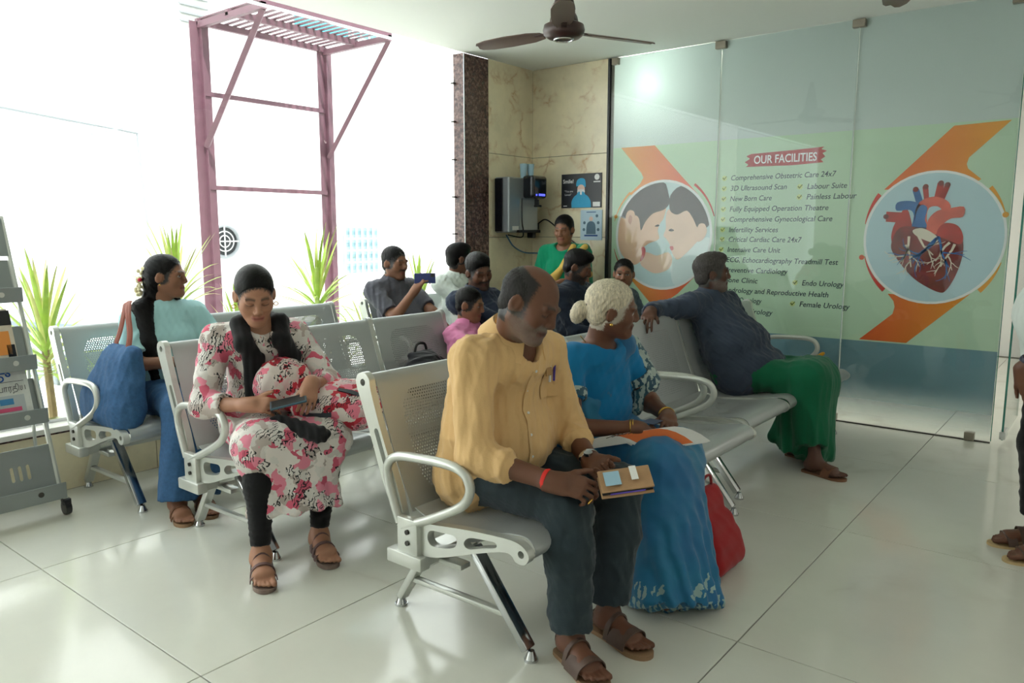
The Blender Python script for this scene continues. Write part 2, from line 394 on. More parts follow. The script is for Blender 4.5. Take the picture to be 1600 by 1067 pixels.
# ================================================================ benches
def perforated(name, u_axis, v_axis, u0, u1, v0, v1, pitch=.0125, rad=.0036):
    m, nt, b = nodes(name); L = nt.links.new
    b.inputs['Base Color'].default_value = srgb(178, 182, 181); b.inputs['Roughness'].default_value = .34; b.inputs['Metallic'].default_value = .25
    tc = N(nt, 'ShaderNodeTexCoord'); sp = N(nt, 'ShaderNodeSeparateXYZ'); L(tc.outputs['Object'], sp.inputs[0])
    def ma(op, a, c=None, d=None):
        n = N(nt, 'ShaderNodeMath', operation=op)
        for i, x in enumerate((a, c, d)):
            if x is None: continue
            if isinstance(x, (int, float)): n.inputs[i].default_value = x
            else: L(x, n.inputs[i])
        return n.outputs[0]
    u = sp.outputs[u_axis]; v = sp.outputs[v_axis]
    def lat(ou, ov):
        a = ma('SUBTRACT', ma('FRACT', ma('ADD', ma('DIVIDE', u, pitch), ou+100)), .5)
        c = ma('MULTIPLY', ma('SUBTRACT', ma('FRACT', ma('ADD', ma('DIVIDE', v, pitch*1.732), ov+100)), .5), 1.732)
        return ma('ADD', ma('MULTIPLY', a, a), ma('MULTIPLY', c, c))
    d = ma('MINIMUM', lat(0, 0), lat(.5, .5))
    hole = ma('LESS_THAN', d, (rad/pitch)**2)
    uc, uh, vc, vh = (u0+u1)/2, (u1-u0)/2, (v0+v1)/2, (v1-v0)/2
    au = ma('POWER', ma('ABSOLUTE', ma('DIVIDE', ma('SUBTRACT', u, uc), uh)), 5.); av = ma('POWER', ma('ABSOLUTE', ma('DIVIDE', ma('SUBTRACT', v, vc), vh)), 5.)
    reg = ma('LESS_THAN', ma('ADD', au, av), 1.)
    al = ma('SUBTRACT', 1., ma('MULTIPLY', hole, reg)); L(al, b.inputs['Alpha'])
    return m
m_perfback = perforated('perforated_back', 'Y', 'Z', .09, .48, .46, .82)
m_perfseat = perforated('perforated_seat', 'Y', 'X', .09, .48, .04, .40)
PITCH = .61
def circ(cx, cz, r, n=16): return [(cx+r*math.cos(2*math.pi*i/n), cz+r*math.sin(2*math.pi*i/n)) for i in range(n)]
def slot(a, b, w, n=6):
    a = Vector(a); b = Vector(b); t = (b-a).normalized(); ang = math.atan2(t.y, t.x); out = []
    for i in range(n+1): q = ang-math.pi/2+math.pi*i/n; out.append((b.x+w*math.cos(q), b.y+w*math.sin(q)))
    for i in range(n+1): q = ang+math.pi/2+math.pi*i/n; out.append((a.x+w*math.cos(q), a.y+w*math.sin(q)))
    return out
rail_poly = smoothpath([(-.055, .40), (-.085, .50), (-.135, .62), (-.175, .72), (-.215, .835), (-.222, .875), (-.25, .897), (-.283, .886), (-.292, .855), (-.272, .80), (-.225, .68), (-.165, .52), (-.11, .40)], 3)
seat_poly = smoothpath([(-.03, .405), (.07, .408), (.2, .425), (.32, .437), (.43, .443), (.478, .43), (.497, .402), (.478, .375), (.445, .376), (.425, .395), (.38, .392), (.26, .352), (.1, .295), (.02, .29), (-.03, .32)], 3, True)
cut1 = smoothpath([(.06, .36), (.075, .386), (.13, .392), (.185, .395), (.197, .375), (.18, .352), (.12, .336), (.075, .335)], 3, True)
cut2 = smoothpath([(.228, .38), (.25, .405), (.31, .414), (.36, .418), (.365, .402), (.31, .386), (.25, .366)], 3, True)
arm_pts = smoothpath([(-.05, .372), (.09, .435), (.205, .495), (.25, .535), (.263, .58), (.237, .622), (.17, .638), (.03, .634), (-.075, .622), (-.122, .585), (-.122, .53), (-.095, .45), (-.068, .385)], 4)
def make_bench():
    root = empty('waiting_bench', (0, 0, 0))
    obj('beam', box(B(), (.0, PITCH*1.5, .262), (.085, PITCH*3+.05, .045), bev=.005), m_cast, root)
    first = {}
    def put(name, key, mk, y, mat, smooth=30):
        if key in first: return obj(name, first[key], None, root, (0, y, 0))
        o = obj(name, mk(), mat, root, (0, y, 0), smooth=smooth); first[key] = o.data; return o
    for i in range(4):
        y = PITCH*i
        put('back_rail', 'rail', lambda: prism(B(), rail_poly, 'y', -.014, .014, [circ(-.256, .86, .013), slot((-.135, .55), (-.19, .69), .011)]), y, m_cast, 40)
        put('seat_bracket', 'sb', lambda: prism(B(), seat_poly, 'y', -.016, .016, [cut1, cut2, circ(.466, .406, .012)]), y, m_cast, 40)
    for y in (-.022, PITCH*3+.022):
        arm = put('armrest', 'arm', lambda: tube(B(), [(p[0], 0, p[1]) for p in arm_pts], .0165, 10), y, m_cast, 60)
        s = -1 if y < 0 else 1
        bk = put('end_bracket', 'eb', lambda: box(box(B(), (-.02, 0, .34), (.1, .03, .145), bev=.006), (-.03, 0, .262), (.17, .05, .05), bev=.006), y, m_cast)
        for z in (.325, .365): obj('bolt', cyl(B(), (-.015, s*.012, z), (-.015, s*.022, z), .009, seg=10), m_bolt, bk)
    for i in range(3):
        y = PITCH*i+.02
        seatprof = smoothpath([(-.035, .43), (.02, .41), (.1, .402), (.22, .412), (.34, .432), (.43, .447), (.475, .44), (.494, .412), (.48, .386), (.45, .378)], 3)
        backprof = smoothpath([(-.045, .415), (-.07, .47), (-.115, .57), (-.165, .7), (-.21, .83), (-.228, .872), (-.25, .888), (-.276, .878), (-.284, .855)], 3)
        put('seat_panel', 'seat', lambda: sheet(B(), seatprof, 0, .57, .004), y, m_perfseat, 50)
        put('back_panel', 'back', lambda: sheet(B(), backprof, 0, .57, .004), y, m_perfback, 50)
    for y in (.08, PITCH*3-.08):
        lg = put('leg_frame', 'lf', lambda: box(B(), (.02, 0, .245), (.26, .05, .02), bev=.004), y, m_cast)
        def bar(a, b, w, t):
            bm = B(); a = Vector(a); b = Vector(b); d = b-a
            box(bm, (a+b)/2, (t, w, d.length), d.to_track_quat('Z', 'Y').to_matrix(), .006)
            return bm
        put('rear_leg', 'l1', lambda: bar((-.03, 0, .26), (-.175, 0, .035), .03, .045), y, m_cast)
        put('front_leg', 'l2', lambda: bar((.19, 0, .33), (.425, 0, .035), .03, .05), y, m_chrome)
        put('leg_strut', 'l4', lambda: bar((.0, 0, .262), (.2, 0, .33), .03, .03), y, m_cast)
        put('stretcher', 'l3', lambda: bar((-.115, 0, .125), (.345, 0, .13), .02, .03), y, m_cast)
        for x in (-.18, .435):
            put('foot_glide', 'f%g' % x, lambda: cyl(cyl(B(), (x, 0, .0), (x, 0, .008), .024, .024), (x, 0, .008), (x, 0, .035), .022, .011), y, m_chrome)
    return root
bench0 = make_bench()
benches = [(-1.85, 1.80, 'grey steel bench in front, under the man in the cream shirt'),
           (-3.18, 1.74, 'grey perforated steel bench under the woman in the floral kurta'),
           (-4.19, 1.66, 'grey steel bench against the window, under the woman with the denim bag'),
           (-1.92, 3.71, 'grey steel bench near the printed glass wall, under the man in the green wrap'),
           (-3.18, 3.72, 'grey steel bench under the bearded man in the middle row'),
           (-4.19, 3.80, 'grey steel bench at the window by the pillar, under the man with the phone')]
for i, (x, y, lb) in enumerate(benches):
    b_ = bench0 if i == 0 else copytree(bench0)
    b_.location = (x, y, 0); tag(b_, lb, 'bench', 'steel waiting benches')
# ================================================================ newspaper rack
m_rack = M('rack_grey', srgb(140, 146, 144), .45, .3, noise=(5, .04))
rk = empty('newspaper_rack', (-4.05, 1.17, 0), 0, 'grey metal newspaper rack on castors in front of the window', 'rack')
RX = lambda z: -.02-.32*z      # leaning line of the uprights in rack coordinates
for y in (-.33, .32):
    obj('upright', tube(B(), [(RX(.06)+.02, y, .06), (RX(1.47), y, 1.47)], .013, 8), m_cast, rk)
    obj('side_foot', tube(B(), [(.03, y, .085), (-.30, y, .085)], .012, 8), m_cast, rk)
    obj('rear_strut', tube(B(), [(-.30, y, .085), (RX(.9), y, .9)], .009, 8), m_cast, rk)
    for x in (.03, -.29):
        c = obj('castor', cyl(B(), (x, y-.014, .036), (x, y+.014, .036), .034, seg=18), m_black, rk)
        obj('castor_fork', box(B(), (x, y, .066), (.03, .04, .03), bev=.004), m_black, c)
def slab(z0, z1, off, th=.004, y0=-.325, y1=.315):
    """plate lying in the leaning plane"""
    bm = B(); p = [(RX(z0)+off, z0), (RX(z1)+off, z1), (RX(z1)+off+th, z1), (RX(z0)+off+th, z0)]
    return prism(bm, p, 'y', y0, y1)
obj('sign_plate', slab(1.27, 1.46, .012), m_rack, rk)
for z in (1.05, .72, .46):
    t = obj('tray_back', slab(z, z+.2, .0), m_rack, rk)
    obj('tray_floor', box(B(), (RX(z)+.04, -.005, z), (.09, .64, .004)), m_rack, t)
    obj('tray_lip', box(B(), (RX(z)+.085, -.005, z+.032), (.005, .64, .075), bev=.002, seg=1), m_rack, t)
    for y in (.22, -.2): obj('lip_badge', cyl(B(), (RX(z)+.087, y, z+.035), (RX(z)+.091, y, z+.035), .013, seg=14), m_cast, t)
holes = [slot((y, .2), (y, .255), .008) for y in (.2, .165, .13, -.02, -.055, -.09, -.24)]
bm = prism(B(), [(-.325, .12), (.315, .12), (.315, .34), (-.325, .34)], 'x', .0, .005, holes)
for v in bm.verts: v.co.x += RX(v.co.z)+.02
bt = obj('lower_tray_back', bm, m_rack, rk)
obj('lower_tray_floor', box(B(), (RX(.12)+.06, -.005, .12), (.11, .64, .004)), m_rack, bt)
obj('lower_tray_lip', box(B(), (RX(.1)+.115, -.005, .135), (.005, .64, .08), bev=.002, seg=1), m_rack, bt)
for y in (.2, -.1): obj('lip_badge', cyl(B(), (RX(.1)+.117, y, .14), (RX(.1)+.121, y, .14), .013, seg=14), m_bolt, bt)
# papers
m_paper = M('newsprint', srgb(226, 226, 218), .8, noise=(40, .05))
m_inkb = M('ink_blue', srgb(40, 90, 170), .8); m_ink = M('ink_black', srgb(40, 40, 44), .8); m_inkr = M('ink_red', srgb(205, 60, 50), .8)
m_col = [M('print_%d' % i, srgb(*c), .7) for i, c in enumerate(((70, 140, 190), (225, 90, 130), (80, 110, 90), (235, 150, 70), (40, 150, 130), (190, 195, 195)))]
lean = math.atan(.32)
def paper(z, w, h, y, label, mat, th=.012, off=.02):
    p = empty('newspaper', (-4.05+RX(z)+off, 1.17+y, z+.006), 0, label, 'newspaper', 'papers on the rack'); p.rotation_euler = (0, -lean, 0)
    bm = B(); n = 8; rows = []
    for i in range(n+1):
        q = h*i/n; s = -.03*(max(0, q/h-.75)/.25)**2
        rows.append((q, s))
    poly = [(s, q) for q, s in rows]+[(s-th, q) for q, s in rows[::-1]]
    prism(bm, poly, 'y', -w/2, w/2); obj('sheets', bm, mat, p)
    return p
def pr(p, name, mat, y0, y1, z0, z1, x=.002): return obj(name, box(B(), (x, (y0+y1)/2, (z0+z1)/2), (.001, y1-y0, z1-z0)), mat, p)
RT = (math.pi/2, 0, math.pi/2)
p = paper(.47, .36, .30, .1, 'newspaper with blue masthead in the third tray of the rack', m_paper)
txt('masthead', 'இந்து', .062, m_inkb, p, (.003, -.09, .205), RT, bold=.0008)
txt('headline', 'புதிய ஸ்ரீ பாரதிய', .042, m_ink, p, (.003, -.13, .145), RT, width=.29)
pr(p, 'print_photo', m_col[5], .0, .15, .03, .125); pr(p, 'print_shape', m_col[0], .04, .1, .08, .11, .0028); pr(p, 'print_shape', m_col[1], .03, .13, .045, .065, .0028)
pr(p, 'rule_line', m_ink, -.15, .16, .192, .194)
for i in range(9): pr(p, 'print_line', m_col[5], -.06, -.015, .03+i*.011, .035+i*.011)
pr(p, 'print_shape', m_col[3], -.17, -.09, .09, .12, .0028); pr(p, 'print_shape', m_col[4], -.17, -.07, .03, .045, .0028)
p = paper(.735, .36, .29, .08, 'magazine with dark top and orange art in the second tray of the rack', M('mag_cream', srgb(214, 200, 180), .6, noise=(14, .12)), .02)
pr(p, 'cover_band', m_black, -.18, .18, .2, .275); pr(p, 'cover_art', m_col[3], .09, .16, .05, .17); pr(p, 'cover_text', m_ink, .14, .175, .03, .1)
p = paper(1.065, .3, .17, .06, 'white leaflet with red lettering in the top tray of the rack', m_paper, .006)
for i in range(3): pr(p, 'print_line', m_inkr, -.02+i*.04, -.005+i*.04, .05, .15)
# ================================================================ ceiling fans
m_fan = M('fan_brown', srgb(62, 40, 36), .35, noise=(8, .1)); m_fanb = M('fan_blade_brown', srgb(104, 84, 76), .35)
def fan(loc, rz, label):
    f = empty('ceiling_fan', loc, rz, label, 'fan', 'brown ceiling fans')
    prof = [(.012, .36), (.02, .34), (.035, .27), (.05, .19), (.062, .145), (.064, .13), (.05, .125), (.058, .12), (.075, .09), (.082, .06), (.112, .045), (.118, .02), (.112, -.005), (.09, -.022), (.05, -.028), (0, -.03)]
    bm = B(); vs = [bm.verts.new((r, 0, z)) for r, z in prof]
    es = [bm.edges.new((vs[i], vs[i+1])) for i in range(len(vs)-1)]
    bmesh.ops.spin(bm, geom=vs+es, cent=(0, 0, 0), axis=(0, 0, 1), angle=2*math.pi, steps=28, use_merge=True, use_duplicate=False)
    bmesh.ops.remove_doubles(bm, verts=bm.verts, dist=.0005)
    obj('motor_housing', bm, m_fan, f, smooth=40)
    obj('down_rod', cyl(B(), (0, 0, .33), (0, 0, ZC-loc[2]), .012), m_fan, f)
    bm = B(); tube(bm, [(.052*math.cos(a), .052*math.sin(a), -.03) for a in np.linspace(0, 2*math.pi, 24, endpoint=False)], .006, 6, True); obj('rim_ring', bm, m_chrome, f)
    me = None
    for i in range(3):
        a = i*2*math.pi/3
        if me is None:
            bm = B(); R = Matrix.Rotation(.2, 4, 'X'); g = []
            for x, w0, w1 in ((.14, -.035, .035), (.22, -.058, .055), (.38, -.068, .06), (.52, -.066, .05), (.59, -.05, .03), (.605, -.03, .012)):
                g.append([bm.verts.new(R @ Vector((x, w, z))) for w in (w0, (w0+w1)/2, w1) for z in (.012+.008*(w == (w0+w1)/2),)]+[bm.verts.new(R @ Vector((x, w, .006+.008*(w == (w0+w1)/2)))) for w in (w1, (w0+w1)/2, w0)])
            for A, C in zip(g, g[1:]):
                for k in range(6): bm.faces.new((A[k], A[(k+1) % 6], C[(k+1) % 6], C[k]))
            bm.faces.new(g[0]); bm.faces.new(g[-1])
            o = obj('blade', bm, m_fanb, f, rot=(0, 0, a), smooth=40); me = o.data
        else: obj('blade', me, None, f, rot=(0, 0, a))
        obj('blade_iron', box(B(), (.14, 0, .012), (.1, .035, .006), bev=.002), m_fan, f, rot=(0, 0, a))
    return f
fan((-2.58, 3.71, 2.49), math.atan2(-3.71, 2.58), 'brown three-blade ceiling fan hanging near the marble corner')
fan((-.78, 3.78, 2.50), math.atan2(.52, -.25), 'brown ceiling fan above the glass wall with one blade tip in view')
# ================================================================ water purifier and wall fittings
m_silver = M('purifier_silver', srgb(150, 156, 160), .3, .55); m_dkglass = M('purifier_black', srgb(18, 22, 30), .15, coat=.5)
wp = empty('water_purifier', (-4.385, 5.48, 1.38), 0, 'silver and black water purifier on the marble wall by the pillar', 'water purifier')
obj('body', box(B(), (.08, 0, .24), (.16, .42, .48), bev=.012), m_silver, wp)
obj('side_panel', box(B(), (.05, -.212, .24), (.09, .012, .46), bev=.004), m_dkglass, wp)
obj('recess_panel', box(B(), (.162, .07, .15), (.006, .26, .28), bev=.002), M('recess_silver', srgb(170, 175, 176), .3, .4), wp)
hd = obj('control_head', box(B(), (.205, .1, .4), (.13, .22, .2), bev=.03, seg=3), m_dkglass, wp)
m_led = M('blue_led', srgb(70, 80, 255), .4); m_led.node_tree.nodes['Principled BSDF'].inputs['Emission Color'].default_value = (.08, .09, 1, 1); m_led.node_tree.nodes['Principled BSDF'].inputs['Emission Strength'].default_value = 2.
obj('led_display', box(B(), (.271, .12, .332), (.004, .09, .018), bev=.001, seg=1), m_led, hd); obj('led_dot', cyl(B(), (.269, .04, .33), (.274, .04, .33), .008, seg=12), m_led, hd)
obj('tap', box(box(B(), (.23, .1, .26), (.035, .035, .07), bev=.006), (.24, .1, .235), (.06, .04, .02), bev=.005), m_black, wp)
obj('drip_tray', box(B(), (.17, .05, .012), (.06, .3, .025), bev=.005), m_black, wp)
obj('label_sticker', box(B(), (.1605, -.12, .04), (.002, .09, .035)), m_white, wp)
obj('power_cord', tube(B(), smoothpath([(.17, -.04, .3), (.176, -.045, .1), (.17, -.02, .02), (.12, .02, -.04), (.06, -.1, -.02)], 6), .006, 6), m_black, wp)
m_cup = M('clear_cup', srgb(170, 205, 222), .1)
for i in range(2):
    cu = tag(obj('steel_tumbler', cyl(B(), (-4.26+i*.02, 5.52+i*.075, 1.861), (-4.26+i*.02, 5.52+i*.075, 1.985), .026, .034, cap=False), m_cup), ['pale blue tumbler stack standing on the water purifier, left one', 'pale blue tumbler stack standing on the water purifier, right one'][i], 'tumbler', 'tumblers on the purifier')
    cu.modifiers.new('t', 'SOLIDIFY').thickness = .003
ad = empty('power_adapter', (-4.39, 5.76, 1.38), 0, 'black plug adapter beside the purifier with a looping cable', 'adapter')
obj('adapter_body', box(B(), (.04, 0, .02), (.07, .05, .14), bev=.008), m_black, ad); obj('adapter_plug', box(B(), (.05, .05, .06), (.05, .05, .06), bev=.006), m_black, ad)
obj('cable', tube(B(), smoothpath([(.06, .07, .08), (.15, .07, .12), (.28, .06, .05), (.42, .06, -.05), (.5, .06, -.1)], 6), .006, 6), m_black, ad)
tag(obj('water_hose', tube(B(), smoothpath([(-4.36, 5.4, 1.36), (-4.36, 5.5, 1.26), (-4.36, 5.66, 1.2), (-4.32, 5.8, 1.19), (-4.2, 5.83, 1.19)], 6), .007, 7), M('hose_blue', srgb(70, 110, 140), .4)), 'blue water hose curving below the purifier', 'hose')
sk = empty('wall_socket', (-4.05, YG-.008, 1.2), 0, 'grey wall socket plate half hidden behind the woman in green', 'socket')
obj('plate', box(B(), (0, 0, 0), (.16, .012, .09), bev=.004), m_pale, sk)
for x in (-.04, .03): obj('switch', box(B(), (x, -.01, 0), (.03, .012, .045), bev=.003), m_white, sk)
# posters
def poster(name, x0, x1, z0, z1, mat, label):
    o = obj(name, box(B(), (0, 0, 0), (x1-x0, .008, z1-z0)), mat, None, ((x0+x1)/2, YG-.006, (z0+z1)/2)); return tag(o, label, 'poster')
def flat(name, pts, mat, parent, y=-.0048, th=.0006):
    bm = prism(B(), pts, 'y', y, y-th); return obj(name, bm, mat, parent)
m_cyan = M('poster_cyan', srgb(60, 170, 215), .6); m_skinp = M('poster_skin', srgb(235, 205, 190), .6); m_wt = M('print_white', srgb(240, 240, 240), .6)
po1 = poster('wall_poster', -4.07, -3.645, 1.6, 1.9, M('poster_black', srgb(34, 36, 40), .35), 'black poster with a figure in blue cap and gown on the marble wall')
flat('figure_gown', smoothpath([(-.1, -.147), (-.1, -.09), (-.06, -.04), (0, -.03), (.06, -.04), (.1, -.09), (.105, -.147)], 3), m_cyan, po1)
flat('figure_cap', smoothpath([(-.05, .04), (-.045, .09), (-.01, .11), (.03, .105), (.045, .08), (.045, .03), (0, .05)], 3, True), m_cyan, po1)
flat('figure_face', circ(0, .015, .04), m_skinp, po1, -.0054); flat('figure_mask', smoothpath([(-.035, .01), (.035, .01), (.03, -.03), (-.03, -.03)], 3, True), m_wt, po1, -.006)
for s in (-1, 1): flat('figure_hand', smoothpath([(s*.01, -.01), (s*.045, -.03), (s*.04, -.1), (s*.015, -.12)], 3, True), m_cyan, po1, -.0066)
TR = (math.pi/2, 0, 0)
txt('lettering', 'Smile!', .048, m_wt, po1, (-.195, -.0065, .07), TR, bold=.001); txt('lettering', '“You are', .026, m_wt, po1, (-.18, -.0065, -.01), TR); txt('lettering', 'Loved”', .026, m_wt, po1, (-.175, -.0065, -.04), TR)
flat('logo_mark', circ(.165, .115, .026), m_wt, po1); flat('logo_box', [(.125, -.14), (.2, -.14), (.2, -.1), (.125, -.1)], m_wt, po1); flat('logo_text', [(.13, .07), (.2, .07), (.2, .08), (.13, .08)], m_wt, po1); flat('small_print', [(-.19, -.135), (-.15, -.135), (-.15, -.128), (-.19, -.128)], m_wt, po1)
po2 = poster('wall_poster', -3.86, -3.635, 1.315, 1.58, M('poster_pale', srgb(190, 214, 228), .5), 'pale blue notice with a small seated figure, under the black poster')
flat('figure_body', smoothpath([(-.05, -.08), (-.045, .0), (-.02, .03), (.02, .03), (.045, 0), (.05, -.08)], 3), M('print_slate', srgb(90, 120, 140), .6), po2)
flat('figure_head', circ(0, .055, .02), m_skinp, po2, -.0054); flat('title_band', [(-.07, -.1), (.07, -.1), (.07, -.085), (-.07, -.085)], M('print_navy', srgb(50, 90, 150), .6), po2)
for x, z in ((-.07, .02), (-.075, -.04), (.06, .08), (.075, .02), (.075, -.04)): flat('print_icon', circ(x, z, .014, 10), M('print_slate', srgb(90, 120, 140), .6), po2)
flat('title_line', [(-.05, .11), (.05, .11), (.05, .117), (-.05, .117)], M('print_navy', srgb(50, 90, 150), .6), po2)
# ================================================================ printed glass wall
GX = [-3.575, -2.59, -1.585, -.6]
gw = struct('wall_glass', box(B(), (-2.087, YG+.006, .004), (2.975, .02, .008)), m_bolt)
m_gl2 = glass('partition_glass', (.975, .99, .985, 1)); m_edge = M('glass_edge_green', srgb(40, 120, 105), .1, coat=.6)
m_clamp = M('brushed_clamp', srgb(150, 142, 128), .35, .7)
for i in range(3):
    obj('glass_pane', box(B(), ((GX[i]+GX[i+1])/2, YG+.006, 1.431), (GX[i+1]-GX[i]-.006, .012, 2.834), bev=.0015, seg=1), m_gl2, gw)
    if i: obj('pane_joint', box(B(), (GX[i], YG+.006, 1.425), (.0055, .008, 2.82)), M('silicone', srgb(190, 205, 200), .5), gw)
obj('polished_edge', box(B(), (-.5965, YG+.006, 1.425), (.005, .0125, 2.82)), m_edge, gw)
for x, z in ((-3.53, 2.815), (-2.59, 2.815), (-1.585, 2.815), (-.66, 2.815), (-1.62, .03), (-.72, .03)):
    obj('patch_clamp', box(B(), (x, YG+.006, z), (.085 if abs(x+2) < 1 else .06, .05, .055), bev=.004), m_clamp, gw)
# open glass door leaf beyond the partition edge
dr = tag(struct('door_1', box(B(), (-.535, YG+.45, 1.42), (.012, .86, 2.78)), m_gl2), kind='structure')
obj('polished_edge', box(B(), (-.535, YG+.017, 1.42), (.0125, .006, 2.78)), m_edge, dr); obj('polished_edge', box(B(), (-.535, YG+.883, 1.42), (.0125, .006, 2.78)), m_edge, dr)
for z in (.06, 2.78): obj('patch_fitting', box(B(), (-.535, YG+.09, z), (.035, .16, .055), bev=.004), m_chrome, dr)
# films behind the glass
def film(name, col, trans=.5, grad=None):
    m, nt, b = nodes(name); L = nt.links.new; out = nt.nodes['Material Output']
    b.inputs['Base Color'].default_value = col; b.inputs['Roughness'].default_value = .6
    tr = N(nt, 'ShaderNodeBsdfTranslucent'); tr.inputs[0].default_value = col
    mx = N(nt, 'ShaderNodeMixShader'); mx.inputs[0].default_value = trans; L(b.outputs[0], mx.inputs[1]); L(tr.outputs[0], mx.inputs[2])
    last = mx
    if grad:
        g = N(nt, 'ShaderNodeNewGeometry'); sp = N(nt, 'ShaderNodeSeparateXYZ'); L(g.outputs['Position'], sp.inputs[0])
        mr = N(nt, 'ShaderNodeMapRange', inp={'From Min': grad[0], 'From Max': grad[1], 'To Min': 0., 'To Max': 1.}); L(sp.outputs[2], mr.inputs[0])
        t = N(nt, 'ShaderNodeBsdfTransparent'); m2 = N(nt, 'ShaderNodeMixShader'); L(mr.outputs[0], m2.inputs[0]); L(t.outputs[0], m2.inputs[1]); L(last.outputs[0], m2.inputs[2]); last = m2
    L(last.outputs[0], out.inputs[0])
    return m
bn = empty('printed_banner', (0, YG+.0128, 0), 0, 'printed facilities film on the glass wall with text and picture circles', 'banner')
m_fr = film('frosted_film', srgb(212, 222, 220), .4); m_gr = film('pale_green_film', srgb(206, 228, 204), .25); m_bl = film('blue_grey_film', srgb(128, 166, 178), .2, (.03, .36))
for i in range(3):
    x0, x1 = GX[i]+.003, GX[i+1]-.003
    for nm, mm, z0, z1 in (('frosted_film', m_fr, 2.1, 2.848), ('green_film', m_gr, .612, 2.1), ('blue_film', m_bl, .02, .612)):
        obj(nm, box(B(), ((x0+x1)/2, .006, (z0+z1)/2), (x1-x0, .0006, z1-z0)), mm, bn)
def fl2(name, pts, mat, lay, sm=0, closed=True):
    if sm: pts = smoothpath(pts, sm, closed)
    y = .0052-lay*.0006
    return obj(name, prism(B(), pts, 'y', y, y-.0003), mat, bn)
def gradmat(name, c0, c1, x0, x1, z0, z1):
    m, nt, b = nodes(name); L = nt.links.new
    g = N(nt, 'ShaderNodeNewGeometry'); sp = N(nt, 'ShaderNodeSeparateXYZ'); L(g.outputs['Position'], sp.inputs[0])
    a = N(nt, 'ShaderNodeMapRange', inp={'From Min': x0, 'From Max': x1}); L(sp.outputs[0], a.inputs[0])
    r = ramp(nt, [(0, c0), (1, c1)]); L(a.outputs[0], r.inputs[0]); L(r.outputs[0], b.inputs['Base Color']); b.inputs['Roughness'].default_value = .6
    return m
org = gradmat('orange_print_left', srgb(240, 165, 60), srgb(232, 80, 62), -3.48, -2.7, 0, 1); org2 = gradmat('orange_print_right', srgb(226, 84, 40), srgb(230, 160, 40), -1.48, -.64, 0, 1)
def arc(cx, cz, rx, rz, a0, a1, w0, w1, n=24):
    o = []; i_ = []
    for k in range(n+1):
        t = k/n; a = math.radians(a0+(a1-a0)*t); w = w0+(w1-w0)*t
        o.append((cx+(rx+w)*math.cos(a), cz+(rz+w)*math.sin(a))); i_.append((cx+rx*math.cos(a), cz+rz*math.sin(a)))
    return o+i_[::-1]
C1, C2 = (-3.06, 1.36), (-1.04, 1.35)
fl2('orange_swoosh', [(-3.47, 2.1), (-3.15, 2.1), (-2.89, 1.83), (-2.75, 1.69), (-2.82, 1.6), (-3.06, 1.7), (-3.25, 1.6), (-3.38, 1.71), (-3.28, 1.79), (-3.25, 1.84), (-3.27, 1.88)], org, 1)
fl2('orange_swoosh', [(-3.29, 1.0), (-3.4, 1.02), (-3.33, .96), (-3.15, .78), (-3.1, .74), (-2.9, .88), (-2.72, 1.06), (-2.85, 1.1)], org, 1)
fl2('swoosh_line', arc(*C1, .475, .49, 55, 18, .02, .008), m_inkr, 2); fl2('swoosh_line', arc(*C1, .475, .46, 130, 165, .02, .004), org, 2); fl2('swoosh_line', arc(*C1, .475, .46, 195, 225, .004, .016), m_inkr, 2)
fl2('swoosh_dot', circ(-3.51, 1.52, .017), org, 2)
fl2('circle_rim', arc(*C1, .425, .435, 0, 359.9, .022, .022, 48), m_wt, 2)
fl2('circle_picture', [(C1[0]+.427*math.cos(a), C1[1]+.437*math.sin(a)) for a in np.linspace(0, 2*math.pi, 48, endpoint=False)], M('print_sky', srgb(206, 226, 228), .6), 3)
def clip(pts, c, rx, rz):
    out = []
    for x, z in pts:
        dx, dz = (x-c[0])/rx, (z-c[1])/rz; q = math.hypot(dx, dz)
        if q > 1: dx /= q; dz /= q
        out.append((c[0]+dx*rx, c[1]+dz*rz))
    return out
cl1 = lambda pts, n=3: clip(smoothpath(pts, n, True), C1, .425, .435)
m_sk1 = M('print_skin', srgb(232, 190, 160), .6, noise=(5, .06)); m_sk2 = M('print_baby_skin', srgb(240, 206, 184), .6, noise=(5, .05)); m_hr = M('print_hair', srgb(58, 50, 46), .6, noise=(10, .2)); m_pink = M('print_lip', srgb(214, 110, 112), .6)
fl2('baby_shirt', cl1([(-2.97, 1.21), (-2.91, 1.16), (-2.83, 1.22), (-2.74, 1.31), (-2.63, 1.34), (-2.64, 1.17), (-2.76, 1.01), (-2.92, .94), (-2.97, 1.05)]), M('print_shirt', srgb(226, 238, 238), .6), 4)
fl2('baby_arm', cl1([(-3.26, 1.12), (-3.22, 1.21), (-3.17, 1.21), (-3.1, 1.19), (-3.0, 1.22), (-2.96, 1.16), (-2.99, 1.08), (-3.1, 1.04), (-3.18, 1.06)]), m_sk2, 5)
fl2('mother_face', cl1([(-3.46, 1.54), (-3.48, 1.42), (-3.48, 1.29), (-3.44, 1.19), (-3.34, 1.11), (-3.28, 1.12), (-3.24, 1.16), (-3.235, 1.22), (-3.25, 1.24), (-3.2, 1.28), (-3.16, 1.3), (-3.11, 1.315), (-3.085, 1.34), (-3.1, 1.4), (-3.08, 1.46), (-3.05, 1.5), (-3.03, 1.6), (-3.12, 1.62), (-3.3, 1.6)]), m_sk1, 6)
fl2('mother_hair', cl1([(-3.47, 1.54), (-3.41, 1.65), (-3.31, 1.75), (-3.19, 1.8), (-3.06, 1.81), (-3.01, 1.7), (-3.0, 1.62), (-3.05, 1.57), (-3.15, 1.54), (-3.22, 1.47), (-3.26, 1.4), (-3.28, 1.5), (-3.33, 1.53), (-3.41, 1.5)]), m_hr, 7)
